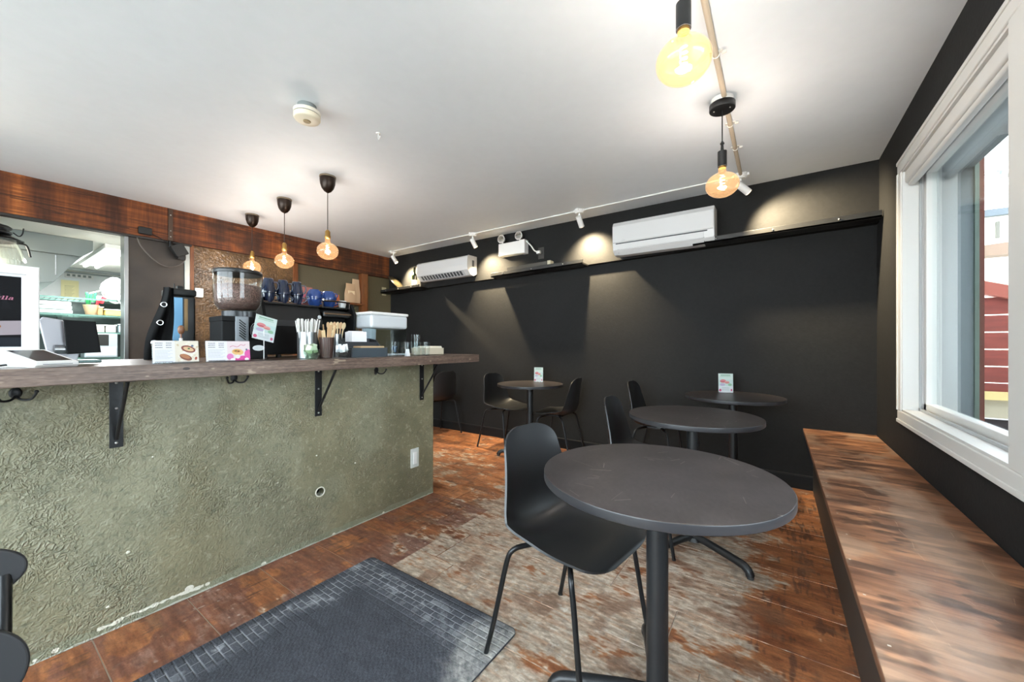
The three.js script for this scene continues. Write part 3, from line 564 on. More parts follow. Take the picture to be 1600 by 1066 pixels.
function domePendant(label, x, z, bulbTop) {
  const t = thing('pendant_lamp', label, 'lamp', [x, CEIL, z], 0, { group: 'three small pendant lamps over the counter' });
  part(t, 'ceiling_cup', lathe([[0.06, 0], [0.061, -0.03], [0.057, -0.065], [0.046, -0.098], [0.028, -0.122], [0.01, -0.134], [0.0001, -0.136]], 36), mat(0x2e2119, 0.3, { metalness: 0.55 }), 'dark bronze ceiling cup');
  part(t, 'mounting_ring', lathe([[0.0001, -0.0005], [0.063, -0.0005], [0.063, -0.012], [0.058, -0.012]], 36), mat(0x8d7a66, 0.5));
  const y = bulbTop - CEIL;
  part(t, 'cord', rod([0, -0.13, 0], [0, y + 0.07, 0], 0.0032), mat(0x2b1d16, 0.6));
  part(t, 'socket', lathe([[0.0001, y + 0.078], [0.01, y + 0.075], [0.02, y + 0.06], [0.02, y + 0.03], [0.023, y + 0.026], [0.023, y + 0.012], [0.02, y], [0.0001, y]], 24), brass, 'brass bulb socket');
  bulb(t, y, 0.165, 0.142, PENDANT.power);
  return t;
}
domePendant('small pendant lamp nearest the beam, behind the coffee grinder hopper', -4.61, -1.80, 2.128);
domePendant('small pendant lamp in the middle of three over counter', -3.86, -1.78, 2.098);
domePendant('small pendant lamp hanging rightmost of three over counter', -3.05, -1.745, 2.073);
function discPendant(label, z, bulbTop) {
  const t = thing('disc_pendant_lamp', label, 'lamp', [-0.25, CEIL, z], 0, { group: 'two large bulb pendants on the ceiling conduit' });
  part(t, 'backing_box', cyl(0.058, 0.058, 0.03, 0, -0.03, 0, 32), mat(0xdedcd8, 0.5), 'white ceiling box');
  part(t, 'canopy', lathe([[0.0001, -0.03], [0.066, -0.03], [0.066, -0.06], [0.062, -0.064], [0.0001, -0.064]], 40), blackPlastic, 'black ceiling disc');
  for (const s of [-1, 1]) part(t, 'screw', new THREE.SphereGeometry(0.004, 8, 6).translate(s * 0.04, -0.065, 0.012), screwHead);
  const y = bulbTop - CEIL;
  part(t, 'cord', rod([0, -0.06, 0], [0, y + 0.12, 0], 0.0032), blackMatte);
  part(t, 'strain_relief', [rod([0, y + 0.09, 0], [0, y + 0.15, 0], 0.009, 0.006), cyl(0.011, 0.011, 0.006, 0, y + 0.135, 0, 14)], blackMatte);
  part(t, 'socket', [cyl(0.0235, 0.0235, 0.085, 0, y + 0.008, 0, 28)], blackPlastic, 'black bulb socket');
  part(t, 'screw_cap', [cyl(0.0195, 0.0195, 0.012, 0, y - 0.002, 0, 24)], brass);
  bulb(t, y, 0.172, 0.135, PENDANT.power);
}
discPendant('large globe pendant lamp closest to the camera near the ceiling edge', -1.357, 2.228);
discPendant('globe pendant lamp in front of the large air conditioner', -2.46, 2.2);
// conduit the two pendants hang beside
{
  const t = thing('ceiling_conduit', 'pale wooden conduit with clips running across the ceiling', 'conduit', [0, CEIL, 0]);
  const c = mat(0xbfae98, 0.55);
  part(t, 'pipe', rod([-0.235, -0.014, -3.6], [-0.235, -0.014, 1.6], 0.013, 0.013, 14), c);
  for (const z of [-3.1, -2.75, -2.05, -1.65, -1.05, -0.3, 0.5]) part(t, 'clip', [box(-0.262, -0.205, -0.006, 0, z - 0.01, z + 0.01), new THREE.TorusGeometry(0.0155, 0.003, 6, 16, Math.PI).rotateX(Math.PI).translate(-0.235, -0.012, z), box(-0.21, -0.19, -0.018, -0.0055, z - 0.004, z + 0.004)], mat(0xd8d4cc, 0.5));
}
// ---------------------------------------------------------------- spot lights on white surface conduit
{
  const t = thing('spot_conduit', 'thin white conduit feeding the ceiling spots', 'conduit', [0, CEIL, -3.64]);
  part(t, 'pipe', rod([-4.75, -0.008, -0.02], [-0.2, -0.008, 0.0], 0.007, 0.007, 10), white);
}
const spotGlow = mat(0xfff4da, 0.5, { emissive: 0xffe3ae, emissiveIntensity: 4 });
function spotLamp(label, x, z, aim) {
  const t = thing('spot_lamp', label, 'lamp', [x, CEIL, z], 0, { group: 'white ceiling spots along the black wall' });
  part(t, 'junction_box', [cyl(0.048, 0.048, 0.026, 0, -0.026, 0, 28), box(-0.062, 0.062, -0.022, 0, -0.014, 0.014, 0.004), box(-0.014, 0.014, -0.022, 0, -0.062, 0.062, 0.004)], whitePlastic);
  part(t, 'base', cyl(0.038, 0.044, 0.012, 0, -0.038, 0, 28), white);
  part(t, 'stem', rod([0, -0.036, 0], [0, -0.085, 0], 0.009), white);
  const d = V(...aim).normalize(), a = V(0, -0.095, 0).addScaledVector(d, -0.03), b = V(0, -0.095, 0).addScaledVector(d, 0.085);
  const head = part(t, 'head', [rod(a.toArray(), b.toArray(), 0.028, 0.028, 24)], whitePlastic);
  const q = b.clone().addScaledVector(d, 0.002);
  part(head, 'lens', [rod(b.clone().addScaledVector(d, -0.004).toArray(), q.toArray(), 0.0225, 0.0225, 20)], spotGlow);
  const l = new THREE.SpotLight(SPOT.color, SPOT.power, 0, 0.95, 1.0, 2); l.position.copy(b.clone().addScaledVector(d, 0.012)); l.castShadow = true; l.shadow.radius = 1;
  l.target.position.copy(l.position.clone().addScaledVector(d, 1)); t.add(l, l.target);
}
spotLamp('white ceiling spot in the corner above the bottle', -4.69, -3.70, [0.42, -0.85, -0.32]);
spotLamp('white ceiling spot between the small air conditioner and emergency light, glowing', -3.115, -3.66, [0.25, -0.86, -0.42]);
spotLamp('white ceiling spot left of the large air conditioner', -1.668, -3.645, [0.06, -0.8, -0.62]);
spotLamp('white ceiling spot behind the pendant bulb, right of the large air conditioner', -0.237, -3.63, [0.62, -0.62, -0.36]);
// ---------------------------------------------------------------- ceiling bits
{
  const t = thing('smoke_detector', 'round yellowed white smoke detector on the ceiling', 'detector', [-2.245, CEIL, -1.16]);
  part(t, 'mounting_box', cyl(0.05, 0.05, 0.035, 0, -0.035, 0, 32), galvanised, 'grey metal mounting box');
  part(t, 'base_ring', cyl(0.07, 0.072, 0.018, 0, -0.053, 0, 40), mat(0xe8dfcf, 0.5));
  part(t, 'groove', cyl(0.066, 0.066, 0.005, 0, -0.058, 0, 40), mat(0x6a6258, 0.6));
  part(t, 'cover', lathe([[0.071, -0.058], [0.071, -0.075], [0.064, -0.086], [0.026, -0.09], [0.0001, -0.09]], 40), mat(0xe9dcc4, 0.45));
  part(t, 'sensor_grille', [cyl(0.018, 0.021, 0.006, 0, -0.095, 0, 20)], mat(0x8a7348, 0.5));
  const h = thing('ceiling_hook', 'tiny white hook screwed into the ceiling', 'hook', [-2.15, CEIL, -1.575]);
  part(h, 'plate', cyl(0.014, 0.016, 0.006, 0, -0.006, 0, 18), whitePlastic);
  part(h, 'hook', tube([[0, -0.004, 0], [0, -0.03, 0], [0.008, -0.045, 0.002], [0.02, -0.04, 0.004], [0.022, -0.028, 0.004]], 0.0035, 20, 8), whitePlastic);
}
// ---------------------------------------------------------------- air conditioners
const acWhite = mat(0xcac9c9, 0.38), acDark = mat(0x33363a, 0.5), acGrey = mat(0xb7b8ba, 0.4);
{
  const t = thing('air_conditioner', 'large white wall air conditioner on the right above the tables', 'air conditioner', [-0.895, 2.10, -3.925]);
  const prof = [[0, 0.02], [0.05, 0.0], [0.135, 0.004], [0.178, 0.045], [0.192, 0.12], [0.192, 0.28], [0.17, 0.318], [0, 0.325]];
  const side = (x0, x1, s) => prismZY(prof.map(([z, y]) => [z * s, y]), x0, x1, 0.006);
  part(t, 'body', side(-0.455, 0.455, 1), acWhite);
  part(t, 'front_panel', prismZY([[0.189, 0.112], [0.199, 0.118], [0.199, 0.276], [0.186, 0.296]], -0.45, 0.45, 0.003), acWhite);
  part(t, 'louver', prismZY([[0.06, -0.006], [0.136, -0.002], [0.178, 0.04], [0.172, 0.046], [0.13, 0.006], [0.06, 0.0]], -0.40, 0.37, 0.001), acWhite);
  part(t, 'louver', prismZY([[0.176, 0.048], [0.192, 0.096], [0.198, 0.096], [0.183, 0.047]], -0.40, 0.37, 0.0008), acWhite);
  part(t, 'air_slot', [prismZY([[0.15, 0.018], [0.1815, 0.05], [0.177, 0.053], [0.146, 0.02]], -0.405, 0.375), prismZY([[0.188, 0.1], [0.1935, 0.104], [0.1935, 0.109], [0.188, 0.108]], -0.42, 0.4)], acDark, 'dark air slots');
  part(t, 'badge', box(-0.36, -0.325, 0.128, 0.134, 0.198, 0.2002), acGrey);
}
{
  const t = thing('small_air_conditioner', 'smaller white wall air conditioner on the left with slotted vent', 'air conditioner', [-3.75, 2.105, -3.925]);
  const prof = [[0, 0.03], [0.06, 0.0], [0.12, 0.008], [0.185, 0.07], [0.195, 0.13], [0.185, 0.235], [0.16, 0.255], [0, 0.258]];
  part(t, 'body', prismZY(prof, -0.48, 0.47, 0.008), acWhite);
  part(t, 'vent_panel', prismZY([[0.118, 0.004], [0.186, 0.068], [0.18, 0.076], [0.112, 0.012]], -0.44, 0.40), acGrey, 'grey vent panel');
  for (let i = 0; i < 14; i++) { const x = -0.4 + i * 0.056; part(t, 'vent_slot', prismZY([[0.130, 0.0125], [0.179, 0.0595], [0.174, 0.064], [0.125, 0.017]], x, x + 0.034), acDark); }
  part(t, 'end_cap', prismZY(prof.map(([z, y]) => [z * 1.02, y * 1.02 - 0.002]), 0.46, 0.485, 0.006), acWhite);
  part(t, 'display', box(0.4845, 0.4875, 0.12, 0.2, 0.06, 0.1), mat(0x5b5d60, 0.3), 'grey oblong display');
}
// ---------------------------------------------------------------- black shelves on the wall and what they carry
const shelfMat = mat(0x1a1a19, 0.5);
function ledge(label, x0, x1, y0, y1, depth) {
  const n = (x1 - x0), t = thing('wall_shelf', label, 'shelf', [x0, y0, -3.925], 0, { group: 'black shelves along the wall band' });
  const tilt = Math.atan2(y1 - y0, n);
  const b = part(t, 'board', box(0, n, -0.018, 0, 0, depth, 0.002), shelfMat), l = part(t, 'lip', box(0, n, -0.018, 0.035, depth - 0.012, depth, 0.002), shelfMat);
  for (let i = 0; i < 3; i++) part(l, 'screw', new THREE.SphereGeometry(0.006, 8, 6).translate(n * (0.15 + 0.33 * i), 0.012, depth + 0.001), screwHead);
  b.rotation.z = l.rotation.z = tilt; return t;
}
ledge('black ledge shelf from the large air conditioner to the right corner', -0.62, 0.63, 2.115, 2.137, 0.15);
ledge('black ledge shelf under the emergency light', -2.92, -1.69, 2.055, 2.078, 0.15);
ledge('short black ledge shelf in the left corner holding the bottle', -5.07, -4.2, 2.018, 2.034, 0.17);
{
  const t = thing('emergency_light', 'white emergency light box with two round lamp heads', 'light', [-2.66, 2.3, -3.925]);
  part(t, 'box', [box(-0.19, 0.19, 0, 0.155, 0, 0.085, 0.008), box(0.13, 0.2, -0.004, 0.16, 0, 0.09, 0.006)], whitePlastic);
  for (const x of [-0.15, 0.11]) {
    const h = part(t, 'lamp_head', [new THREE.CylinderGeometry(0.052, 0.03, 0.05, 28).rotateX(Math.PI / 2).translate(x, 0.215, 0.06), rod([x, 0.15, 0.045], [x, 0.19, 0.05], 0.012)], whitePlastic);
    part(h, 'reflector', [new THREE.CylinderGeometry(0.044, 0.044, 0.004, 28).rotateX(Math.PI / 2).translate(x, 0.215, 0.086)], chrome);
    part(h, 'lens', [new THREE.SphereGeometry(0.044, 20, 8, 0, Math.PI * 2, 0, 0.7).rotateX(Math.PI / 2).scale(1, 1, 0.4).translate(x, 0.215, 0.075)], clearGlass);
  }
  part(t, 'cord', tube([[0.2, 0.14, 0.04], [0.26, 0.08, 0.04], [0.3, 0.02, 0.03], [0.345, -0.005, 0.025]], 0.008, 20, 8), white);
  const p = thing('power_plug', 'white plug in a dark outlet beside the emergency light', 'plug', [-2.29, 2.29, -3.925]);
  part(p, 'outlet_plate', box(-0.03, 0.05, -0.075, 0.06, 0, 0.008, 0.002), mat(0x2c2a26, 0.5));
  part(p, 'plug', box(-0.035, 0.012, -0.018, 0.018, 0.008, 0.045, 0.006), whitePlastic);
}
{
  const t = thing('sound_bar', 'long dark box with pale end lying on the middle shelf', 'box', [-2.68, 2.062, -3.86], 0, {});
  part(t, 'case', box(0, 0.56, 0.0, 0.075, 0, 0.08, 0.004), mat(0x3e3b34, 0.45)); part(t, 'end_cap', box(0.56, 0.6, 0.0, 0.078, 0, 0.08, 0.004), mat(0xbdb59c, 0.5), 'pale end cap'); t.rotation.z = 0.018;
  const s = solo('folded_cloth', 'pale thin slab at the left end of the middle shelf', 'cloth', prismXY([[0, 0], [0.2, 0.003], [0.24, 0.02], [0.2, 0.024], [0.02, 0.012]], -3.9, -3.8, 0.002), mat(0x8f8870, 0.7), { pos: [-2.91, 2.056, 0] });
}
{
  const t = thing('leaning_dish', 'dark round dish leaning in the left corner shelf', 'dish', [-4.80, 2.026, -3.84], 0.5);
  const dish = lathe([[0.0001, -0.03], [0.07, -0.025], [0.13, 0.0], [0.155, 0.02], [0.158, 0.026], [0.15, 0.024], [0.12, 0.008], [0.06, -0.015], [0.0001, -0.02]], 40).rotateZ(Math.PI / 2 + 0.75).translate(0, 0.155, 0);
  part(t, 'dish', dish.translate(0.02, -0.028, 0), mat(0x3a3424, 0.3));
  const b = thing('wine_bottle', 'dark wine bottle with white label on the corner shelf', 'bottle', [-4.40, 2.03, -3.85]);
  part(b, 'glass', lathe([[0.0001, 0.0], [0.036, 0.0], [0.038, 0.006], [0.038, 0.175], [0.034, 0.2], [0.018, 0.225], [0.0145, 0.25], [0.0145, 0.3], [0.016, 0.301], [0.016, 0.312], [0.0001, 0.313]], 32), phys(0x1d2412, 0.08, { clearcoat: 0.6 }));
  part(b, 'label', new THREE.CylinderGeometry(0.0386, 0.0386, 0.085, 32, 1, true).translate(0, 0.085, 0), mat(0xe9e2cf, 0.7), 'white paper label');
}
// ---------------------------------------------------------------- things on the counter (its top is at 1.12 m)
const TOP = 1.1203;
const scribble = (g, x, y, w, h, c) => { g.fillStyle = c; let q = x; while (q < x + w) { const l = 3 + ((q * 7919 + y * 104729) % 9); g.fillRect(q, y + ((q * 31) % 3) - 1, Math.min(l, x + w - q), h); q += l + 3; } };
const menuTex = (kind) => canvasTexture(512, 256, (g, w, h) => {
  g.fillStyle = '#f4f3f8'; g.fillRect(0, 0, w, h);
  for (let i = 0; i < 3; i++) { scribble(g, 26, 22 + i * 26, 78, 9, '#3a3a44'); scribble(g, 142, 22 + i * 26, 62, 9, '#3a3a44'); }
  for (let i = 0; i < 8; i++) scribble(g, 22, 108 + i * 14, 190 - (i % 3) * 26, 4, '#a3a4b4');
  scribble(g, 24, 240, 190, 7, '#3c3c44');
  g.fillStyle = kind ? '#f1dfe2' : '#efe4d2'; g.fillRect(238, 0, w - 238, h);
  const blob = (x, y, a, b, r, c) => { g.fillStyle = c; g.beginPath(); g.ellipse(x, y, a, b, r, 0, 7); g.fill(); };
  if (!kind) {
    for (let i = 0; i < 30; i++) blob(250 + (i * 97) % 250, (i * 61) % 256, 16, 12, i, ['#e8d8bf', '#f4ecdf', '#d9c6a6', '#f7f1e8'][i % 4]);
    blob(360, 195, 74, 34, 0.35, '#8b4a2a'); blob(352, 184, 60, 22, 0.35, '#b87445'); blob(392, 98, 84, 40, 0.25, '#8a3f30'); blob(394, 98, 62, 24, 0.25, '#e2b989'); blob(398, 92, 14, 9, 0, '#3b6b3a'); blob(440, 60, 16, 12, 0, '#5f6f8a'); blob(478, 210, 14, 20, 0.4, '#b5482e');
  } else {
    blob(430, 250, 110, 60, 0, '#e33ca0'); blob(270, 200, 40, 40, 0, '#e67fc0'); blob(490, 170, 46, 60, 0, '#ea58ad'); blob(300, 240, 30, 20, 0, '#fff'); blob(470, 235, 26, 18, 0, '#fff');
    blob(362, 140, 70, 40, 0.1, '#f0c47c'); blob(352, 130, 44, 18, 0.1, '#e0913f'); blob(340, 126, 12, 9, 0, '#6b7a2d'); blob(372, 132, 14, 8, 0, '#7a4a22'); blob(360, 200, 30, 26, 0, '#f6f0ea');
    g.strokeStyle = '#c8386f'; g.lineWidth = 5; g.beginPath(); g.moveTo(270, 78); g.bezierCurveTo(330, 30, 340, 110, 390, 52); g.bezierCurveTo(420, 30, 430, 80, 460, 40); g.stroke(); blob(470, 110, 12, 14, 0, '#596a86');
  }
});
const pastelTex = canvasTexture(256, 320, (g, w, h) => {
  const gr = ['#dff0ea', '#cfe9e6', '#e9f0f4']; gr.forEach((c, i) => { g.fillStyle = c; g.fillRect(0, i * h / 3, w, h / 3 + 1); });
  const blob = (x, y, a, b, c) => { g.fillStyle = c; g.beginPath(); g.ellipse(x, y, a, b, 0, 0, 7); g.fill(); };
  g.fillStyle = '#7fb48d'; scribble(g, 40, 20, 170, 16, '#5b9c72'); scribble(g, 30, 48, 190, 8, '#8bb79a');
  blob(80, 130, 54, 30, '#e98f95'); blob(80, 140, 54, 8, '#c9606c'); blob(150, 150, 44, 24, '#f0a7a0'); blob(150, 158, 44, 6, '#d0757a'); blob(200, 190, 34, 22, '#9cc9a6'); blob(70, 190, 46, 22, '#c9b9dd'); blob(30, 285, 22, 22, '#d85f86'); blob(226, 280, 16, 20, '#d85f86');
  for (let i = 0; i < 4; i++) scribble(g, 60, 236 + i * 16, 130, 5, '#8a98a4');
});
const acrylic = phys(0xf2f6f8, 0.03, { transmission: 1, thickness: 0, ior: 1.49 });
function printCard(name, label, pos, turn, w, h, tex, tilt, group) {
  const t = thing(name, label, 'card', pos, turn, { group });
  const a = part(t, 'acrylic_holder', [box(-w / 2 - 0.002, w / 2 + 0.002, 0, h, -0.0035, -0.0015), box(-w / 2 - 0.002, w / 2 + 0.002, 0, 0.002, -0.0035, 0.045)], acrylic);
  const b = part(t, 'paper', box(-w / 2, w / 2, 0.002, h, -0.001, 0.0008), mat(0xf2f2f2, 0.6)), c = part(t, 'print', planeCard(w, h - 0.002, 0.0016), mat(0xd4d4d4, 0.5, { map: tex }), 'printed picture');
  c.position.y = 0.002; t.children.forEach((q) => { q.rotation.x = -tilt; });
  a.rotation.x = -tilt; return t;
}
printCard('menu_card', 'menu card with brown pastries standing on the counter edge', [-2.15, TOP, -0.548], Math.PI / 2, 0.155, 0.098, menuTex(0), 0.12, 'small landscape menu cards on the counter');
printCard('menu_card', 'menu card with pink icing picture beside the grinder', [-2.15, TOP, -0.742], Math.PI / 2, 0.178, 0.098, menuTex(1), 0.12, 'small landscape menu cards on the counter');
{
  const t = thing('card_on_stick', 'pastel macaron card held up on a thin stick', 'card', [-2.3, TOP, -0.955], Math.PI / 2 + 0.1);
  part(t, 'foot', cyl(0.022, 0.024, 0.005, 0, 0, 0, 20), acrylic);
  part(t, 'stick', rod([0, 0, 0], [0, 0.16, 0], 0.0018), mat(0xe8e8e8, 0.3));
  const c = part(t, 'paper', box(-0.056, 0.056, 0, 0.135, -0.001, 0.0004), mat(0xf0f0f0, 0.6)), p = part(t, 'print', planeCard(0.112, 0.135, 0.0006), mat(0xd4d4d4, 0.5, { map: pastelTex }), 'pastel print');
  for (const o of [c, p]) { o.position.set(-0.008, 0.105, 0.004); o.rotation.set(-0.15, 0, -0.25); }
}
{
  const t = thing('card_reader', 'white slanted payment terminal with black screen on the counter', 'terminal', [-2.2, TOP, -0.175], Math.PI / 2 + 0.45);
  part(t, 'body', prismZY([[-0.08, 0], [0.075, 0], [0.082, 0.008], [0.08, 0.02], [-0.075, 0.062], [-0.085, 0.055]], -0.06, 0.06, 0.004), whitePlastic);
  part(t, 'screen', prismZY([[0.068, 0.0235], [-0.066, 0.0598], [-0.0665, 0.058], [0.0675, 0.0217]], -0.048, 0.048), mat(0x15130f, 0.15), 'black glass screen');
  part(t, 'paper_slot', box(-0.04, 0.04, 0.01, 0.0125, 0.0795, 0.083), mat(0x8b8d90, 0.5));
  part(t, 'cable', tube([[-0.05, 0.01, -0.05], [-0.12, 0.006, -0.02], [-0.17, 0.008, 0.02], [-0.14, 0.006, 0.06]], 0.004, 24, 6), blackMatte);
}
{
  const screenTex = canvasTexture(512, 900, (g, w, h) => {
    g.fillStyle = '#17181c'; g.fillRect(0, 0, w, h);
    g.strokeStyle = '#34363c'; g.lineWidth = 2; for (let i = 0; i < 7; i++) { g.beginPath(); g.moveTo(360 + i * 14, 40 + i * 30); g.bezierCurveTo(300, 200, 420, 250, 380 + i * 10, 420); g.stroke(); }
    g.font = 'italic bold 62px serif'; g.fillStyle = '#e99ab8'; g.fillText('Shillylla', 196, 300);
    g.fillStyle = '#a7b6a0'; g.fillRect(60, 340, 90, 26);
    g.fillStyle = '#c9c2cc'; g.beginPath(); g.moveTo(0, 600); g.lineTo(512, 560); g.lineTo(512, 740); g.lineTo(0, 780); g.fill();
    const blob = (x, y, a, b, r, c) => { g.fillStyle = c; g.beginPath(); g.ellipse(x, y, a, b, r, 0, 7); g.fill(); };
    blob(190, 660, 190, 62, -0.12, '#b5744a'); blob(180, 640, 160, 40, -0.1, '#d9a37c'); blob(240, 670, 90, 30, -0.2, '#8d4f33'); for (let i = 0; i < 26; i++) blob(60 + i * 10, 596 - (i % 5) * 10, 20, 8, i, ['#5d7f3a', '#7fa054', '#48662c'][i % 3]);
    blob(200, 470, 120, 22, 0.05, '#8f95a5'); g.fillStyle = '#2b333d'; g.fillRect(0, 780, w, 120);
  });
  const t = thing('menu_display', 'white framed upright food menu screen at the counter left end', 'screen', [-2.5, TOP, -0.055], 0);
  const W = 0.142, y0 = 0.052, y1 = 0.397;
  part(t, 'frame', prismZY([[-W, y0 - 0.03], [W, y0 - 0.03], [W, y1], [-W, y1]], -0.03, 0.012, 0.004, [rectHole(-W + 0.034, W - 0.034, y0 + 0.012, y1 - 0.035)]), whitePlastic, 'white frame');
  part(t, 'inner_frame', prismZY([[-W + 0.03, y0 + 0.008], [W - 0.03, y0 + 0.008], [W - 0.03, y1 - 0.03], [-W + 0.03, y1 - 0.03]], -0.028, 0.004, 0.001, [rectHole(-W + 0.046, W - 0.046, y0 + 0.02, y1 - 0.046)]), mat(0xd2d2d6, 0.4));
  const s = new THREE.PlaneGeometry(2 * (W - 0.044), y1 - y0 - 0.064).rotateY(Math.PI / 2).translate(0.0, (y0 + y1) / 2 - 0.013, 0); s.userData.ownUV = true;
  part(t, 'screen', s, phys(0x444444, 0.5, { specularIntensity: 0.2, map: screenTex, emissive: 0xffffff, emissiveMap: screenTex, emissiveIntensity: 0.2 }), 'lit food picture');
  part(t, 'back', box(-0.04, -0.012, y0, y1 - 0.01, -W + 0.01, W - 0.01), blackPlastic);
  part(t, 'foot', box(-0.09, 0.06, 0, 0.024, -W - 0.006, W + 0.006, 0.006), whitePlastic);
}
{
  const t = thing('tablet_register', 'tablet register on a white stand, its black back facing the room', 'register', [-2.62, TOP, -0.29], 0);
  part(t, 'stand', prismZY([[0.055, 0], [-0.02, 0], [-0.035, 0.06], [0.02, 0.19], [0.075, 0.2], [0.085, 0.185]].map(([z, y]) => [z, y]), -0.03, 0.02, 0.004), mat(0xc4c3cb, 0.35), 'white stand');
  part(t, 'hinge', new THREE.CylinderGeometry(0.02, 0.02, 0.05, 20).rotateX(Math.PI / 2).translate(0.026, 0.06, 0.02), mat(0x8c8d90, 0.3, { metalness: 0.6 }));
  part(t, 'tablet', prismZY([[0.022, 0.19], [-0.075, 0.185], [-0.092, 0.045], [0.012, 0.04]], 0.05, 0.062, 0.004), deepBlack, 'black tablet back');
  part(t, 'base', box(-0.07, 0.09, 0, 0.012, -0.09, 0.06, 0.004), mat(0x5b7371, 0.4));
}
// coffee grinder
{
  const t = thing('coffee_grinder', 'black coffee grinder with clear bean hopper', 'grinder', [-2.5, TOP, -0.905], 0);
  part(t, 'body', [box(-0.09, 0.085, 0, 0.225, -0.105, 0.105, 0.008), box(-0.09, 0.09, 0.205, 0.235, -0.108, 0.108, 0.006)], deepBlack);
  part(t, 'front_strip', box(0.08, 0.092, 0.1, 0.235, -0.02, 0.045, 0.003), mat(0x7b8085, 0.4, { metalness: 0.5 }), 'grey vented strip');
  for (let i = 0; i < 7; i++) part(t, 'vent_slot', box(0.0915, 0.0935, -0.003, 0.003, -0.02, 0.02).rotateX(-0.7).translate(0, 0.12 + i * 0.014, 0.012), blackMatte);
  for (let i = 0; i < 4; i++) part(t, 'speaker_grille', new THREE.TorusGeometry(0.012 + i * 0.009, 0.0016, 6, 28).scale(0.8, 1.15, 1).rotateY(Math.PI / 2).translate(0.087, 0.16, -0.06), mat(0x83868a, 0.4, { metalness: 0.5 }));
  part(t, 'badge', new THREE.CylinderGeometry(0.03, 0.03, 0.003, 32).rotateZ(Math.PI / 2).scale(1, 0.52, 1).translate(0.0865, 0.062, -0.07), mat(0xcfd3d4, 0.3), 'oval silver badge');
  part(t, 'collar', [cyl(0.075, 0.075, 0.035, 0, 0.232, 0, 32), cyl(0.04, 0.04, 0.03, 0.05, 0.235, -0.03, 20)], mat(0x2a2b2d, 0.35, { metalness: 0.4 }));
  part(t, 'hopper', lathe([[0.07, 0.262], [0.092, 0.275], [0.108, 0.31], [0.113, 0.345], [0.1135, 0.478]], 48), clearGlass, 'clear plastic hopper');
  const beanTex = dataTexture(256, 256, (u, v) => { const a = noise(u * 46, v * 46, 3, 46, 46), b = noise(u * 23, v * 23, 5, 23, 23); return mixc([58, 38, 32], [150, 116, 104], clamp(a * 0.8 + b * 0.3 - 0.1)); }, { rep: [6, 6] });
  part(t, 'beans', lathe([[0.0001, 0.27], [0.086, 0.28], [0.1035, 0.314], [0.109, 0.347], [0.109, 0.41], [0.07, 0.418], [0.0001, 0.42]], 40), mat(0xffffff, 0.5, { map: beanTex, bumpMap: beanTex, bumpScale: 0.004 }), 'roasted coffee beans');
  part(t, 'lid', lathe([[0.0001, 0.496], [0.112, 0.496], [0.117, 0.49], [0.117, 0.474], [0.1115, 0.472], [0.0001, 0.474]], 48), blackPlastic, 'black lid');
}
// espresso machine
{
  const t = thing('espresso_machine', 'large black espresso machine with slanted panel, loaded with blue cups', 'espresso machine', [-2.72, TOP, -1.375], 0);
  part(t, 'body', [box(-0.2, 0.1, 0.02, 0.33, -0.26, 0.295, 0.01)], deepBlack);
  part(t, 'back_panel', prismXY([[0.1, 0.2], [0.17, 0.2], [0.17, 0.235], [0.12, 0.34], [0.06, 0.345], [0.06, 0.28]], -0.05, 0.3, 0.004), mat(0x161617, 0.45), 'slanted upper panel');
  part(t, 'lower_panel', box(0.1, 0.165, 0.02, 0.2, -0.05, 0.3, 0.004), deepBlack);
  part(t, 'seam', box(0.164, 0.167, 0.03, 0.2, 0.11, 0.113), mat(0x6c6a66, 0.4));
  part(t, 'side_plate', prismXY([[-0.22, 0.0], [0.19, 0.0], [0.19, 0.22], [0.13, 0.37], [0.1, 0.375], [-0.22, 0.34]], 0.303, 0.32, 0.004), deepBlack);
  part(t, 'side_plate', prismXY([[-0.22, 0.0], [0.15, 0.0], [0.19, 0.12], [0.2, 0.3], [0.16, 0.375], [-0.22, 0.36]], -0.285, -0.265, 0.004), deepBlack);
  part(t, 'side_trim', box(0.165, 0.185, 0.3, 0.308, 0.1, 0.3).rotateX(0).translate(-0.06, 0.045, 0), mat(0x5c4030, 0.4));
  part(t, 'cup_tray', box(-0.2, 0.14, 0.335, 0.347, -0.265, 0.3, 0.003), mat(0x242322, 0.35, { metalness: 0.5 }));
  part(t, 'cup_rail', [tube([[0.15, 0.385, -0.06], [0.155, 0.387, -0.15], [0.15, 0.385, -0.262], [0.05, 0.385, -0.272], [-0.18, 0.385, -0.272]], 0.006, 40, 8, 0.2), rod([0.15, 0.34, -0.06], [0.15, 0.385, -0.06], 0.005), rod([0.15, 0.34, -0.26], [0.15, 0.385, -0.26], 0.005)], mat(0x2e2018, 0.35, { metalness: 0.5 }));
  part(t, 'rail_knob', new THREE.SphereGeometry(0.011, 14, 10).translate(0.157, 0.388, -0.06), chrome);
  part(t, 'badge', new THREE.CylinderGeometry(0.013, 0.013, 0.004, 24).rotateZ(Math.PI / 2).translate(0.162, 0.268, -0.03), chrome, 'round silver badge');
  part(t, 'group_hood', box(0.1, 0.17, 0.27, 0.315, -0.265, -0.055, 0.012), mat(0x1a1918, 0.25));
  part(t, 'hood_trim', box(0.165, 0.174, 0.292, 0.3, -0.262, -0.058, 0.003), mat(0x8a6a4e, 0.3, { metalness: 0.6 }));
  part(t, 'drip_tray', box(0.0, 0.19, 0.02, 0.06, -0.265, -0.055, 0.006), blackPlastic);
  for (const [x, z] of [[0.14, 0.22], [0.14, -0.24], [-0.18, 0.22], [-0.18, -0.24]]) part(t, 'foot', cyl(0.016, 0.016, 0.022, x, 0, z, 14), blackMatte);
}
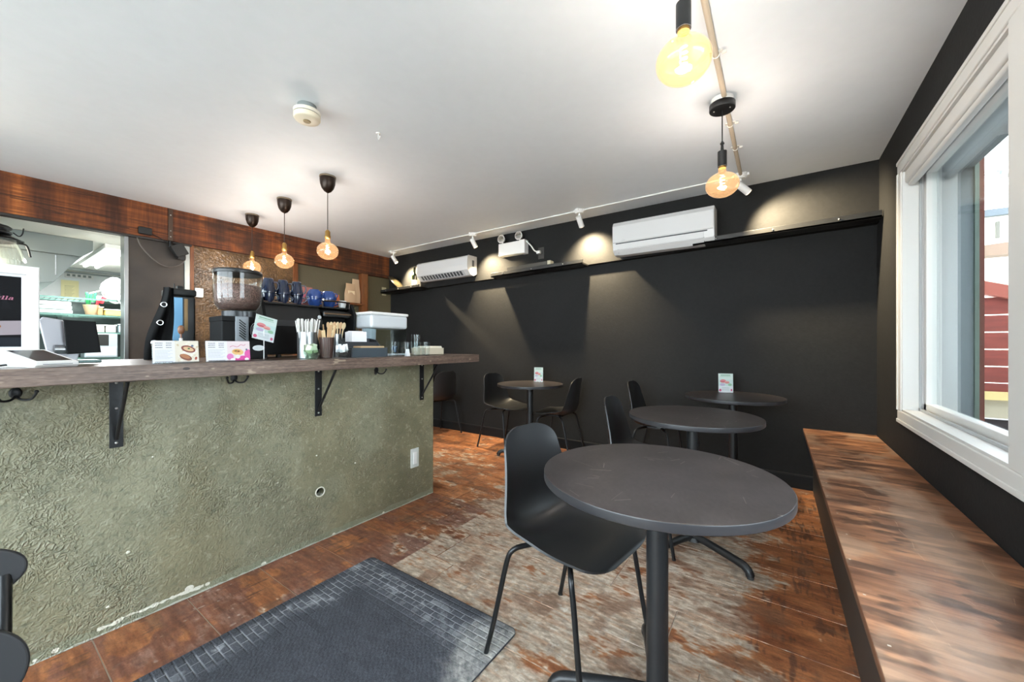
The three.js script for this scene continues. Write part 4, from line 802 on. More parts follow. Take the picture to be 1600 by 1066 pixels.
// cups on the espresso machine
const navy = phys(0x18233c, 0.16, { clearcoat: 0.6 }), royal = phys(0x233f7c, 0.18, { clearcoat: 0.5 });
const CUPY = TOP + 0.3475;
const tallCup = () => lathe([[0.0001, 0.094], [0.024, 0.094], [0.029, 0.088], [0.034, 0.055], [0.0395, 0.026], [0.0415, 0.003], [0.04, 0.0], [0.038, 0.002], [0.036, 0.03], [0.0001, 0.04]], 28);
const handle = (r, y, h) => tube([[r - 0.004, y + h, 0], [r + 0.016, y + h - 0.002, 0], [r + 0.022, y + h * 0.45, 0], [r + 0.012, y, 0], [r - 0.002, y - 0.002, 0]], 0.004, 20, 8);
const shortCup = () => lathe([[0.0001, 0.006], [0.022, 0.004], [0.024, 0.0], [0.027, 0.0], [0.029, 0.012], [0.034, 0.03], [0.0365, 0.055], [0.0345, 0.055], [0.032, 0.035], [0.0001, 0.014]], 28);
const cupSpots = [[-2.62, -1.112, 'leftmost'], [-2.62, -1.198, 'middle'], [-2.62, -1.284, 'rightmost']];
for (const [x, z, w] of cupSpots) {
  const lo = thing('short_cup', `dark navy cup standing upright under the ${w} upturned tall cup`, 'cup', [x, CUPY, z], 0.8, { group: 'navy cups on the espresso machine' });
  part(lo, 'bowl', shortCup(), navy); part(lo, 'handle', handle(0.038, 0.015, 0.028), navy);
  const hi = thing('tall_cup', `dark navy tall cup upturned, ${w} of three on espresso machine`, 'cup', [x, CUPY + 0.0553, z], 0.8, { group: 'navy cups on the espresso machine' });
  part(hi, 'bowl', tallCup(), navy); part(hi, 'handle', handle(0.036, 0.02, 0.05), navy);
}
const bowlCup = () => lathe([[0.0001, 0.006], [0.026, 0.004], [0.028, 0], [0.032, 0], [0.046, 0.02], [0.053, 0.045], [0.054, 0.058], [0.0515, 0.058], [0.048, 0.04], [0.0001, 0.012]], 32);
[[-2.65, -1.42, 'near'], [-2.66, -1.53, 'far']].forEach(([x, z, w]) => {
  for (let k = 0; k < 2; k++) { const c = thing('wide_cup', `royal blue wide cup, ${k ? 'upturned on top' : 'upright at the bottom'} of the ${w} stack on espresso machine`, 'cup', [x, CUPY + (k ? 0.1165 : 0), z], 0.4, { group: 'royal blue cups on the espresso machine' }); const g = bowlCup(); if (k) g.rotateX(Math.PI); else g.scale(0.88, 1, 0.88); part(c, 'bowl', g, royal); const h = handle(0.048, 0.018, 0.026); if (k) h.rotateX(Math.PI); part(c, 'handle', h, royal); }
});
solo('white_cup', 'small white espresso cup at the right end of the machine', 'cup', lathe([[0.0001, 0.0], [0.02, 0.0], [0.026, 0.02], [0.029, 0.055], [0.027, 0.055], [0.024, 0.02], [0.0001, 0.008]], 24), phys(0xe6e6e4, 0.2), { pos: [-2.64, CUPY, -1.622] });
const pouch = (name, label, pos, turn, w, h, color, m2) => {
  const t = thing(name, label, 'pouch', pos, turn); const g = new THREE.BoxGeometry(w, h, 0.05, 8, 10, 4).translate(0, h / 2, 0), p = g.attributes.position;
  for (let i = 0; i < p.count; i++) { const y = p.getY(i) / h, x = p.getX(i) / w; p.setZ(i, p.getZ(i) * (1.15 - 1.05 * smooth(0.35, 0.95, y)) * (0.75 + 0.5 * Math.cos(x * 2.6)) + 0.006 * (noise(x * 5 + 3, y * 6, 3) - 0.5)); p.setX(i, p.getX(i) * (0.96 + 0.06 * Math.sin(y * 5))); }
  g.computeVertexNormals(); part(t, 'bag', g, color); if (m2) part(t, 'label_patch', box(-w * 0.32, w * 0.32, h * 0.3, h * 0.62, 0.018, 0.03, 0.004), m2); return t;
};
pouch('pink_pouch', 'pink printed pouch behind the navy cups', [-2.83, CUPY, -1.455], Math.PI / 2, 0.1, 0.155, mat(0xa8625a, 0.45), mat(0xd06070, 0.5));
pouch('orange_pouch', 'orange snack pouch behind the blue cups', [-2.82, CUPY, -1.655], Math.PI / 2 - 0.4, 0.1, 0.12, mat(0xb0562c, 0.4), mat(0xd98a50, 0.5));
pouch('paper_pouch', 'brown paper pouch behind the blue cups', [-2.88, CUPY, -1.6], Math.PI / 2, 0.09, 0.14, mat(0xa67c58, 0.6));
// straws, stirrers and bowls
{
  const t = thing('steel_tumbler', 'brushed steel tumbler full of white straws', 'tumbler', [-2.25, TOP, -1.165]);
  part(t, 'cup', lathe([[0.0001, 0], [0.05, 0], [0.052, 0.004], [0.053, 0.15], [0.055, 0.153], [0.052, 0.154], [0.05, 0.15], [0.049, 0.01], [0.0001, 0.008]], 40), steel);
  for (let i = 0; i < 34; i++) { const a = i * 2.4, r = 0.043 * Math.sqrt((i + 0.5) / 34), s = solo('paper_straw', 'white wrapped straw standing in the steel tumbler', 'straw', rod([r * 0.8 * Math.cos(a), 0.01, r * 0.8 * Math.sin(a)], [r * 1.55 * Math.cos(a), 0.212 + 0.022 * rnd(), r * 1.55 * Math.sin(a)], 0.0036, 0.0036, 7), mat(0xd6d4d0, 0.7), { pos: [-2.25, TOP, -1.165], group: 'white straws in the steel tumbler' }); }
}
{
  const t = thing('ribbed_cup', 'dark brown ribbed cup holding wooden stirrers', 'cup', [-2.22, TOP, -1.262]);
  const g = lathe([[0.0001, 0], [0.031, 0], [0.033, 0.004], [0.041, 0.12], [0.042, 0.124], [0.039, 0.124], [0.031, 0.01], [0.0001, 0.008]], 72), p = g.attributes.position;
  for (let i = 0; i < p.count; i++) { const a = Math.atan2(p.getZ(i), p.getX(i)), k = 1 + 0.03 * Math.cos(a * 24); p.setX(i, p.getX(i) * k); p.setZ(i, p.getZ(i) * k); } g.computeVertexNormals();
  part(t, 'cup', g, mat(0x4a3630, 0.35));
  for (let i = 0; i < 11; i++) { const a = i * 2.4, r = 0.027 * Math.sqrt((i + 0.5) / 11), big = i % 3 === 0; const q = box(-0.0012, 0.0012, 0.01, 0.165 + 0.045 * rnd(), big ? -0.011 : -0.004, big ? 0.011 : 0.004, 0.001); q.rotateZ(-0.22 * Math.cos(a)).rotateX(0.22 * Math.sin(a)); solo('wooden_stirrer', 'wooden stir stick standing in the brown ribbed cup', 'stirrer', q, mat(i % 2 ? 0xd8bd92 : 0xc6a076, 0.65), { pos: [-2.22 + r * 0.4 * Math.cos(a), TOP, -1.262 + r * 0.4 * Math.sin(a)], group: 'wooden stirrers in the brown cup' }); }
}
{
  const t = thing('steel_cup', 'smaller steel cup of wooden spoons behind the ribbed cup', 'cup', [-2.36, TOP, -1.405]);
  part(t, 'cup', lathe([[0.0001, 0], [0.036, 0], [0.038, 0.15], [0.0365, 0.15], [0.0345, 0.01], [0.0001, 0.008]], 36), steel);
  for (let i = 0; i < 6; i++) { const s = i / 5 - 0.5; const q = [box(-0.0015, 0.0015, 0.012, 0.2, -0.004, 0.004, 0.001), new THREE.SphereGeometry(0.017, 14, 8).scale(0.12, 1.4, 0.8).translate(0, 0.205, 0)].map((g) => g.rotateX(-0.22 * s).rotateZ(-0.05 * i + 0.1)); solo('wooden_spoon', 'pale wooden spoon standing in the smaller steel cup', 'spoon', q, mat(i % 2 ? 0xd9c39a : 0xc9a47e, 0.65), { pos: [-2.36, TOP + 0.001, -1.405 - s * 0.03], group: 'wooden spoons in the steel cup' }); }
}
const packet = (w, h) => { const g = new THREE.BoxGeometry(w, h, 0.004, 3, 3, 1), p = g.attributes.position; for (let i = 0; i < p.count; i++) p.setZ(i, p.getZ(i) * (1.6 - 1.4 * Math.max(Math.abs(p.getX(i)) / w, Math.abs(p.getY(i)) / h) * 2)); g.computeVertexNormals(); return g; };
function packetBowl(label, plabel, group, x, z, glass, colors) {
  const t = thing('glass_bowl', label, 'bowl', [x, TOP, z]);
  const g = lathe([[0.0001, 0.003], [0.022, 0.003], [0.024, 0], [0.028, 0], [0.031, 0.01], [0.04, 0.028], [0.0415, 0.048], [0.044, 0.05], [0.041, 0.052], [0.038, 0.046], [0.036, 0.03], [0.0001, 0.012]], 48); part(t, 'bowl', g, glass);
  for (let i = 0; i < 11; i++) { const a = i * 2.4, q = packet(0.024, 0.04).rotateZ(rr(-0.5, 0.5)).rotateX(rr(-0.3, 0.1)).rotateY(Math.PI / 2 + rr(-0.9, 0.9)); solo('sweetener_packet', plabel, 'packet', q, mat(colors[i % colors.length], 0.6), { pos: [x + 0.006 * (i - 5) * 0.9 * Math.cos(a * 0.2), TOP + 0.052 + 0.014 * rnd(), z + 0.02 * Math.cos(a)], group }); }
}
packetBowl('green glass bowl of sweetener packets before steel tumbler', 'pale green sweetener packet in the green glass bowl', 'green packets in the glass bowl', -2.13, -1.125, phys(0xe6efe6, 0.05, { transmission: 1, thickness: 0 }), [0xb2bfa6, 0xa3b597, 0xc6cdb8]);
packetBowl('clear glass bowl of white sugar packets beside the ribbed cup', 'white sugar packet in the clear glass bowl', 'white packets in the glass bowl', -2.13, -1.318, clearGlass, [0xe8e8ea, 0xf0efee, 0xdfe0e4]);
{
  const t = thing('lid_organizer', 'dark grey organizer box with sloping sides for cup sleeves', 'organizer', [-2.27, TOP, -1.535], 0);
  const m = mat(0x2f3338, 0.45);
  part(t, 'side_panel', prismXY([[-0.11, 0], [0.09, 0], [0.09, 0.06], [0.02, 0.065], [-0.03, 0.115], [-0.11, 0.125]], 0.125, 0.132, 0.001), m);
  part(t, 'side_panel', prismXY([[-0.11, 0], [0.09, 0], [0.09, 0.06], [0.02, 0.065], [-0.03, 0.115], [-0.11, 0.125]], -0.137, -0.13, 0.001), m);
  part(t, 'front_panel', box(0.083, 0.09, 0, 0.06, -0.13, 0.125), mat(0x3c464e, 0.4)); part(t, 'back_panel', box(-0.11, -0.103, 0, 0.125, -0.13, 0.125), m); part(t, 'divider', box(-0.02, -0.014, 0, 0.1, -0.13, 0.125, 0.002), m); part(t, 'base', box(-0.105, 0.085, 0, 0.006, -0.13, 0.125), m);
  solo('cup_sleeves', 'stack of kraft cup sleeves lying in the grey organizer', 'sleeves', box(-0.01, 0.08, 0.0062, 0.072, -0.12, 0.06, 0.006), mat(0xb59a76, 0.7), { pos: [-2.27, TOP, -1.535] });
  for (let i = 0; i < 5; i++) solo('napkin', `white paper napkin in the organizer, ${['rearmost', 'second from the back', 'middle one', 'second from the front', 'frontmost'][i]} of five`, 'napkin', box(-0.002, 0.002, 0.0062, 0.165 + 0.004 * (i % 3), -0.02 - 0.005 * i, 0.09 - 0.004 * i, 0.0012).rotateZ(0.05), mat(0xf0eff2, 0.8), { pos: [-2.35 + i * 0.011, TOP, -1.56], group: 'napkins in the organizer' });
}
// water dispenser
{
  const t = thing('water_dispenser', 'clear and white filter water dispenser near the counter end', 'water dispenser', [-2.46, TOP, -1.83], 0);
  part(t, 'reservoir', box(-0.1, 0.1, 0.2, 0.3, -0.17, 0.16, 0.02), mat(0xcdd0d3, 0.3), 'white filter reservoir');
  part(t, 'lid', box(-0.105, 0.105, 0.297, 0.318, -0.175, 0.165, 0.009), whitePlastic, 'white lid');
  part(t, 'tank', [box(-0.095, 0.095, 0.012, 0.2, -0.16, -0.157), box(-0.095, 0.095, 0.012, 0.2, 0.147, 0.15), box(-0.095, -0.092, 0.012, 0.2, -0.157, 0.147), box(0.092, 0.095, 0.012, 0.2, -0.157, 0.147)], clearGlass, 'clear plastic tank');
  part(t, 'filter', cyl(0.045, 0.05, 0.11, -0.01, 0.09, 0.1, 24), mat(0xb9c3cc, 0.4)); part(t, 'base', box(-0.1, 0.1, 0, 0.012, -0.165, 0.155, 0.004), mat(0xb9c4cb, 0.35));
  part(t, 'tap', [rod([0.094, 0.05, -0.03], [0.125, 0.05, -0.03], 0.012), rod([0.12, 0.05, -0.03], [0.122, 0.025, -0.03], 0.009), box(0.105, 0.13, 0.06, 0.07, -0.045, -0.015, 0.003)], mat(0x3b5877, 0.35), 'blue spigot');
}
const tumblerGeo = () => lathe([[0.0001, 0.006], [0.026, 0.006], [0.0275, 0.0], [0.03, 0.002], [0.0355, 0.1]], 32);
[[-2.2, -1.735, 0, 'clear drinking glass beside the dispenser tap, leftmost'], [-2.2, -1.85, 0, 'clear drinking glass in front of the dispenser tank'], [-2.22, -1.955, 0, 'clear drinking glass right of the dispenser, at the back of the pair'], [-2.22, -1.955, 0.056, 'clear drinking glass stacked inside another beside the dispenser'], [-2.2, -2.035, 0, 'clear drinking glass nearest the napkin tray']].forEach(([x, z, y, label]) => solo('drinking_glass', label, 'glass', tumblerGeo(), clearGlass, { pos: [x, TOP + y, z], group: 'drinking glasses beside the dispenser' }));
{
  const t = thing('napkin_tray', 'beige tray of folded napkins at the counter end', 'tray', [-2.3, TOP, -2.15], 0);
  const m = mat(0xc8bca6, 0.6);
  part(t, 'tray', [box(-0.08, 0.08, 0, 0.005, -0.1, 0.1), box(-0.08, -0.075, 0, 0.055, -0.1, 0.1), box(0.075, 0.08, 0, 0.055, -0.1, 0.1), box(-0.08, 0.08, 0, 0.055, -0.1, -0.095), box(-0.08, 0.08, 0, 0.055, 0.095, 0.1)], m);
  solo('napkin_stack', 'stack of cream napkins in the beige tray', 'napkins', [box(-0.07, 0.07, 0.0055, 0.064, -0.09, 0.09, 0.004), box(-0.06, 0.066, 0.064, 0.07, -0.088, 0.05, 0.003)], mat(0xe6dfcf, 0.8), { pos: [-2.3, TOP, -2.15] });
}
{
  const t = thing('price_tag', 'small white folded tag before the dispenser', 'tag', [-2.12, TOP, -1.8], 0.2);
  part(t, 'card', prismXY([[0, 0], [0.002, 0], [-0.008, 0.05], [-0.018, 0.0], [-0.016, 0.0], [-0.0085, 0.045]], -0.018, 0.018), mat(0xe9edf2, 0.5));
}
// tall black brewer and the black cloth with eyelets beside it
{
  const t = thing('coffee_brewer', 'tall black coffee brewer with polished side behind the menu cards', 'brewer', [-2.86, TOP, -0.74], 0);
  part(t, 'body', [box(-0.09, 0.06, 0, 0.36, -0.06, 0.05, 0.01)], blackPlastic); part(t, 'polished_panel', box(0.058, 0.064, 0.03, 0.35, 0.0, 0.045, 0.002), mat(0x5f89a6, 0.2, { metalness: 0.6 }), 'blue polished panel'); part(t, 'window_strip', box(0.058, 0.065, 0.16, 0.345, -0.022, -0.006), mat(0x8f7450, 0.2, { metalness: 0.5 }), 'amber sight strip');
  part(t, 'lid', [box(-0.095, 0.065, 0.36, 0.4, -0.065, 0.06, 0.012), box(-0.03, 0.0, 0.4, 0.425, -0.02, 0.01, 0.006), rod([0.03, 0.395, 0.03], [0.03, 0.43, 0.03], 0.003)], blackMatte);
  const s = thing('small_bottle', 'little brown and white bottle before the brewer', 'bottle', [-2.62, TOP, -0.685]); part(s, 'bottle', lathe([[0.0001, 0], [0.016, 0], [0.017, 0.005], [0.017, 0.08], [0.008, 0.1], [0.008, 0.115], [0.0001, 0.116]], 24), mat(0xd8d5d0, 0.3)); part(s, 'pump', [rod([0, 0.115, 0], [0, 0.15, 0], 0.005), new THREE.SphereGeometry(0.019, 16, 10).scale(0.7, 1.3, 0.8).translate(0, 0.16, 0)], mat(0x7a5138, 0.35), 'brown top');
}
{
  const t = thing('eyelet_cloth', 'black sheet with metal eyelets draped beside the brewer', 'cloth', [-2.78, TOP, -0.62], 0);
  const g = new THREE.PlaneGeometry(0.13, 0.4, 24, 40).rotateY(Math.PI / 2), p = g.attributes.position;
  const skew = (y) => -0.055 * smooth(-0.2, 0.2, y);
  for (let i = 0; i < p.count; i++) { const y = p.getY(i), z = p.getZ(i); const w = 0.62 - 0.5 * smooth(-0.1, 0.2, y) * 0.75; p.setXYZ(i, 0.014 * Math.sin(z * 60 + y * 6) + 0.03 * (0.2 - y) , y + 0.2, z * w * 1.3 + skew(y)); }
  g.computeVertexNormals(); const under = g.clone(); under.translate(-0.003, 0, 0); part(t, 'sheet', [g, under], phys(0x0c0c0d, 0.7, { specularIntensity: 0.3, side: THREE.DoubleSide }));
  for (const [y, z] of [[0.30, -0.028], [0.2, -0.012], [0.09, 0.012]]) part(t, 'eyelet', new THREE.TorusGeometry(0.0125, 0.0035, 8, 24).rotateY(Math.PI / 2).translate(0.03 * (0.4 - y) + 0.018, y, z), chrome);
}
// table cards
printCard('table_card', 'pastel menu card on the wall table beside the bench', [-0.36, 0.7835, -3.82], 0.35, 0.115, 0.165, pastelTex, 0.06, 'small upright table cards');
printCard('table_card', 'small menu card on the wall table between facing chairs', [-2.2, 0.7855, -3.72], 0.3, 0.1, 0.16, pastelTex, 0.06, 'small upright table cards');
// ---------------------------------------------------------------- small shelves and fittings on the panelled wall
for (const [y, w] of [[1.78, 'upper'], [1.505, 'lower']]) solo('wood_shelf', `${w} small wooden shelf beside the wood post`, 'shelf', box(LX - 0.02, LX + 0.11, y, y + 0.028, -3.429, -3.17, 0.003), trimMat, { group: 'small wooden shelves on the panel wall' });
{
  pouch('kraft_bag', 'tall kraft coffee bag on the upper small shelf', [LX + 0.045, 1.8085, -3.255], Math.PI / 2, 0.16, 0.28, mat(0xc2a384, 0.6), mat(0xe0cba8, 0.6));
  pouch('kraft_bag', 'taller plain kraft bag behind, against the wood post', [LX + 0.01, 1.8085, -3.36], Math.PI / 2, 0.12, 0.36, mat(0xcbb092, 0.6));
  const c = thing('plant_pot', 'terracotta box pot with small plant on the lower shelf', 'plant', [LX + 0.05, 1.533, -3.27]);
  part(c, 'pot', box(-0.045, 0.045, 0, 0.1, -0.09, 0.09, 0.008), mat(0xa8795a, 0.6));
  const leaf = []; for (let i = 0; i < 26; i++) { const g = new THREE.SphereGeometry(0.022, 8, 6).scale(0.3, 1, 0.6).rotateZ(rr(-0.7, 0.7)).rotateX(rr(-0.7, 0.7)).translate(rr(-0.03, 0.03), 0.12 + rr(0, 0.1), rr(-0.08, 0.07)); leaf.push(g); }
  const st = part(c, 'foliage', leaf, mat(0x5a5638, 0.6)); part(c, 'stem', [0, 1, 2, 3].map((i) => rod([0, 0.09, -0.06 + i * 0.04], [0.01, 0.17, -0.07 + i * 0.045], 0.003)), mat(0x54462e, 0.7));
  const s = thing('light_switch', 'yellowed light switch on grey panel near the corner', 'switch', [LX - 0.01, 2.05, -3.87]); part(s, 'plate', box(0, 0.008, -0.065, 0.065, -0.04, 0.04, 0.003), mat(0xc7bd97, 0.5)); part(s, 'toggle', box(0.008, 0.02, -0.015, 0.015, -0.006, 0.006, 0.002), mat(0x4a4436, 0.5));
  const d = thing('wall_sensor', 'small white box on the brown hammered panel', 'sensor', [LX, 1.76, -1.49]); part(d, 'case', box(0, 0.03, -0.05, 0.05, -0.035, 0.035, 0.006), whitePlastic); part(d, 'button', box(0.03, 0.034, -0.012, 0.012, -0.012, 0.012, 0.003), mat(0xcfcfcb, 0.4));
}
{
  const t = thing('cable_box', 'small black box with cable stuck on the beam', 'box', [-5.079, 2.31, -1.05]);
  part(t, 'case', box(0, 0.035, -0.035, 0.035, -0.05, 0.05, 0.01), blackMatte);
  part(t, 'cable', tube([[0.02, -0.02, -0.05], [0.02, -0.05, -0.12], [0.0, -0.075, -0.17], [0.0, -0.08, -0.2]], 0.004, 20, 6), blackMatte);
  const c = thing('hanging_cable', 'grey cable drooping below the beam before the dark panel', 'cable', [-5.1, 2.24, -1.0]);
  part(c, 'cable', tube([[0, 0, 0.0], [0.02, -0.09, -0.03], [0.03, -0.2, -0.12], [0.03, -0.25, -0.22], [0.02, -0.21, -0.32], [0, -0.12, -0.37], [0, -0.02, -0.32]], 0.0055, 48, 6), mat(0x5c5652, 0.5));
  const m = thing('wall_speaker', 'black bracketed device tucked under the beam near metal jamb', 'speaker', [-5.07, 2.17, -1.3]);
  part(m, 'case', box(-0.03, 0.05, -0.06, 0.06, -0.06, 0.05, 0.008).rotateX(0.5), blackMatte); part(m, 'bracket', [rod([0, 0.03, 0.06], [0, 0.08, 0.06], 0.01), box(-0.01, 0.01, -0.09, -0.03, -0.06, 0.0)], blackSteel);
}
// fluted glass lamp with ribbed black neck under the beam
{
  const t = thing('fluted_lamp', 'fluted glass lamp with ribbed black neck under the beam', 'lamp', [-5.34, 1.905, -0.155], 0); t.scale.setScalar(1.24);
  const n = 40, g = lathe([[0.155, 0.0], [0.15, 0.03], [0.135, 0.08], [0.115, 0.125], [0.105, 0.13], [0.112, 0.122], [0.131, 0.078], [0.146, 0.03], [0.151, 0.0], [0.155, 0.0]], n * 4), p = g.attributes.position;
  for (let i = 0; i < p.count; i++) { const a = Math.atan2(p.getZ(i), p.getX(i)), k = 1 + 0.025 * Math.cos(a * n); p.setX(i, p.getX(i) * k); p.setZ(i, p.getZ(i) * k); } g.computeVertexNormals();
  part(t, 'fluted_shade', g, phys(0xf2f4f2, 0.08, { transmission: 1, thickness: 0, ior: 1.5 }), 'fluted clear glass shade');
  part(t, 'cap', lathe([[0.105, 0.125], [0.14, 0.135], [0.15, 0.142], [0.13, 0.152], [0.1, 0.17], [0.0001, 0.175]], 40), mat(0x2a2c2e, 0.25, { metalness: 0.7 }), 'dark metal cap');
  const ribs = []; for (let i = 0; i < 2; i++) { const y = 0.174 + i * 0.032; ribs.push([0.085, y], [0.098, y + 0.01], [0.098, y + 0.02], [0.085, y + 0.03]); } part(t, 'ribbed_neck', lathe([[0.0001, 0.17], ...ribs, [0.0001, 0.244]], 36), mat(0x202225, 0.4), 'ribbed black neck');
  part(t, 'clip', [tube([[0, 0.13, -0.11], [0, 0.128, -0.15], [0, 0.1, -0.165], [0, 0.045, -0.175]], 0.007, 20, 8), tube([[0, 0.2, -0.1], [0, 0.18, -0.125], [0, 0.2, -0.14], [0, 0.24, -0.145]], 0.004, 16, 6)], blackSteel);
    part(t, 'glow_bulb', new THREE.SphereGeometry(0.035, 20, 14).translate(0, 0.07, 0), mat(0xffffff, 0.4, { emissive: 0xfff4e0, emissiveIntensity: 1.5 }), 'lit white bulb');
  const l = new THREE.PointLight(0xfff2dd, 0.5, 0, 2); l.position.set(0, 0.07, 0); l.castShadow = true; t.add(l);
}
// ---------------------------------------------------------------- kitchen seen through the opening
{
  const hoodSteel = mat(0x7d8381, 0.36, { metalness: 0.75 });
  const t = thing('range_hood', 'big stainless steel range hood in the kitchen', 'hood', [0, 0, 0]);
  part(t, 'canopy', prismZY([[1.2, 2.259], [-0.80, 2.259], [-0.80, 2.157], [-0.73, 2.09], [1.2, 2.09]], -6.85, -5.75, 0.003), hoodSteel);
  part(t, 'front_face', prismZY([[1.2, 2.259], [-0.798, 2.259], [-0.798, 2.155], [-0.722, 2.084], [1.2, 2.084]], -5.752, -5.735, 0.002), hoodSteel);
  part(t, 'filter_housing', prismZY([[1.2, 2.09], [-0.72, 2.09], [-0.545, 1.812], [-0.447, 1.79], [1.2, 1.79]], -6.84, -5.79, 0.004), hoodSteel);
  part(t, 'corner_seam', box(-5.79, -5.782, 1.88, 2.08, -0.56, -0.552), chrome);
  const f = thing('fluorescent_light', 'twin tube fluorescent light on the kitchen ceiling', 'light', [-6.5, 2.259, -0.985]);
  part(f, 'housing', box(-0.75, 0.75, -0.045, 0, -0.1, 0.1, 0.006), white);
  for (const z of [-0.05, 0.05]) part(f, 'tube', rod([-0.72, -0.06, z], [0.72, -0.06, z], 0.016), mat(0xffffff, 0.4, { emissive: 0xf2fff6, emissiveIntensity: 2.5 }), 'glowing tube');
  const l = new THREE.RectAreaLight(0xfdffff, 32, 1.45, 0.16); l.position.set(0, -0.082, 0); l.rotation.x = -Math.PI / 2; f.add(l);
  const f2 = thing('fluorescent_light', 'fluorescent light on the kitchen ceiling left of the opening', 'light', [-7.8, 2.259, 0.9]);
  part(f2, 'housing', box(-0.4, 0.4, -0.045, 0, -0.1, 0.1, 0.006), white); part(f2, 'tube', rod([-0.36, -0.06, 0], [0.36, -0.06, 0], 0.016), mat(0xffffff, 0.4, { emissive: 0xf2fff6, emissiveIntensity: 2.5 }), 'glowing tube');
  const l2 = new THREE.RectAreaLight(0xfdffff, 32, 0.8, 0.16); l2.position.set(0, -0.082, 0); l2.rotation.x = -Math.PI / 2; f2.add(l2);
  const b = thing('ceiling_grid', 'grey metal channel across the kitchen ceiling', 'channel', [-8.0, 2.259, -1.0]); part(b, 'channel', box(-0.06, 0.06, -0.03, 0, -0.5, 0.35, 0.004), galvanised); part(b, 'conduit', rod([-0.1, -0.05, -0.9], [-0.1, -0.05, 0.2], 0.012), galvanised);
}
{
  const wire = mat(0x5f7f76, 0.35, { metalness: 0.5 });
  const t = thing('wire_rack', 'green coated wire shelving rack in the kitchen', 'rack', [-7.3, 0, -0.72]);
  for (const [x, z] of [[0.2, 0.75], [0.2, -0.75], [-0.2, 0.75], [-0.2, -0.75]]) part(t, 'post', rod([x, 0, z], [x, 1.95, z], 0.0125), wire);
  for (const y of [0.3, 1.04, 1.36, 1.58, 1.785]) {
    const s = part(t, 'shelf', [box(0.19, 0.2, y - 0.022, y, -0.75, 0.75), box(-0.2, -0.19, y - 0.022, y, -0.75, 0.75), box(-0.2, 0.2, y - 0.022, y, 0.74, 0.75), box(-0.2, 0.2, y - 0.022, y, -0.75, -0.74)], wire);
    const w = []; for (let i = 1; i < 30; i++) w.push(rod([-0.19, y - 0.004, -0.75 + i * 0.05], [0.19, y - 0.004, -0.75 + i * 0.05], 0.003, 0.003, 5)); part(s, 'wires', w, wire);
  }
  const K = -7.3;
  const cab = thing('dark_cabinet', 'dark teal cabinet behind the wire rack', 'cabinet', [-7.75, 0, -0.72]); part(cab, 'body', box(-0.2, 0.2, 0, 1.77, -0.8, 0.75, 0.01), mat(0x2c3b38, 0.45)); part(cab, 'door_seam', box(0.2, 0.203, 0.05, 1.72, -0.02, -0.01), blackMatte);
  const plainBox = (name, label, cat, x, y, z, w, h, d, m, extra) => { const b = thing(name, label, cat, [x, y, z]); part(b, 'body', box(-d / 2, d / 2, 0, h, -w / 2, w / 2, Math.min(0.012, h * 0.2)), m); if (extra) part(b, 'lid', box(-d / 2 - 0.006, d / 2 + 0.006, h, h + 0.014, -w / 2 - 0.006, w / 2 + 0.006, 0.004), extra); return b; };
  for (let i = 0; i < 3; i++) plainBox('plastic_tray', ['white plastic tray at the bottom of the rack stack', 'white plastic tray in the middle of the rack stack', 'white plastic tray on top of the rack stack'][i], 'tray', K + 0.04, 1.5805 + i * 0.05, -0.64, 0.36 - i * 0.012, 0.045, 0.28, mat([0xb7c9c3, 0xc5d4cf, 0xe8eeec][i], 0.4));
  const tub = phys(0xe9efe8, 0.3, { transmission: 0.35, thickness: 0 });
  plainBox('deli_container', 'clear deli tub with yellow contents on the kitchen rack', 'container', K + 0.08, 1.5805, -1.18, 0.16, 0.07, 0.14, mat(0xd9c264, 0.5), mat(0xe6ead9, 0.4));
  plainBox('deli_container', 'brown deli tub beside the yellow one', 'container', K + 0.05, 1.5805, -1.065, 0.05, 0.1, 0.12, mat(0xa98a5c, 0.5), mat(0xd6cdb8, 0.4));
  [0xc9b7a6, 0xb9705c, 0xd8d2c2, 0xc9c9bf].forEach((c, i) => plainBox('food_tub', ['pale food tub leftmost on the lower rack shelf', 'reddish food tub on the lower rack shelf', 'cream food tub on the lower rack shelf', 'grey lidded food tub on the lower rack shelf'][i], 'container', K + 0.05, 1.3605, -0.84 - i * 0.105, 0.095, 0.085, 0.2, mat(c, 0.5), mat(0xdfe3dc, 0.4)));
  plainBox('food_tub', 'blue grey food tub rightmost on the lower rack shelf', 'container', K + 0.05, 1.3605, -1.275, 0.1, 0.1, 0.2, mat(0x93a6aa, 0.5), mat(0xc9d4d4, 0.4));
  const kb = thing('utensil_basket', 'kraft basket of spatulas on the kitchen rack', 'basket', [K + 0.1, 1.5805, -0.985]); part(kb, 'basket', lathe([[0.0001, 0], [0.05, 0], [0.075, 0.13], [0.071, 0.13], [0.047, 0.008], [0.0001, 0.008]], 6), mat(0xc9a983, 0.6));
  for (let i = 0; i < 8; i++) { const red = i > 4, a = i * 0.75; solo(red ? 'red_spatula' : 'green_spatula', red ? 'red plastic spatula handle standing in the kraft basket' : 'green plastic spatula handle standing in the kraft basket', 'spatula', [rod([0, 0.012, 0], [0.02 * Math.cos(a), 0.2, red ? -0.05 : 0.02], 0.006), box(-0.004, 0.004, 0.17, 0.29 - 0.012 * (i % 3), -0.012, 0.012, 0.003).rotateX(red ? -0.25 - 0.08 * i * 0.3 : 0.12 * (i - 2) * 0.5)], mat(red ? 0xd9303c : 0x1f8a4c, 0.4), { pos: [K + 0.1 + 0.025 * Math.cos(a), 1.581, -0.985 + 0.025 * Math.sin(a)], group: red ? 'red spatulas in the basket' : 'green spatulas in the basket' }); }
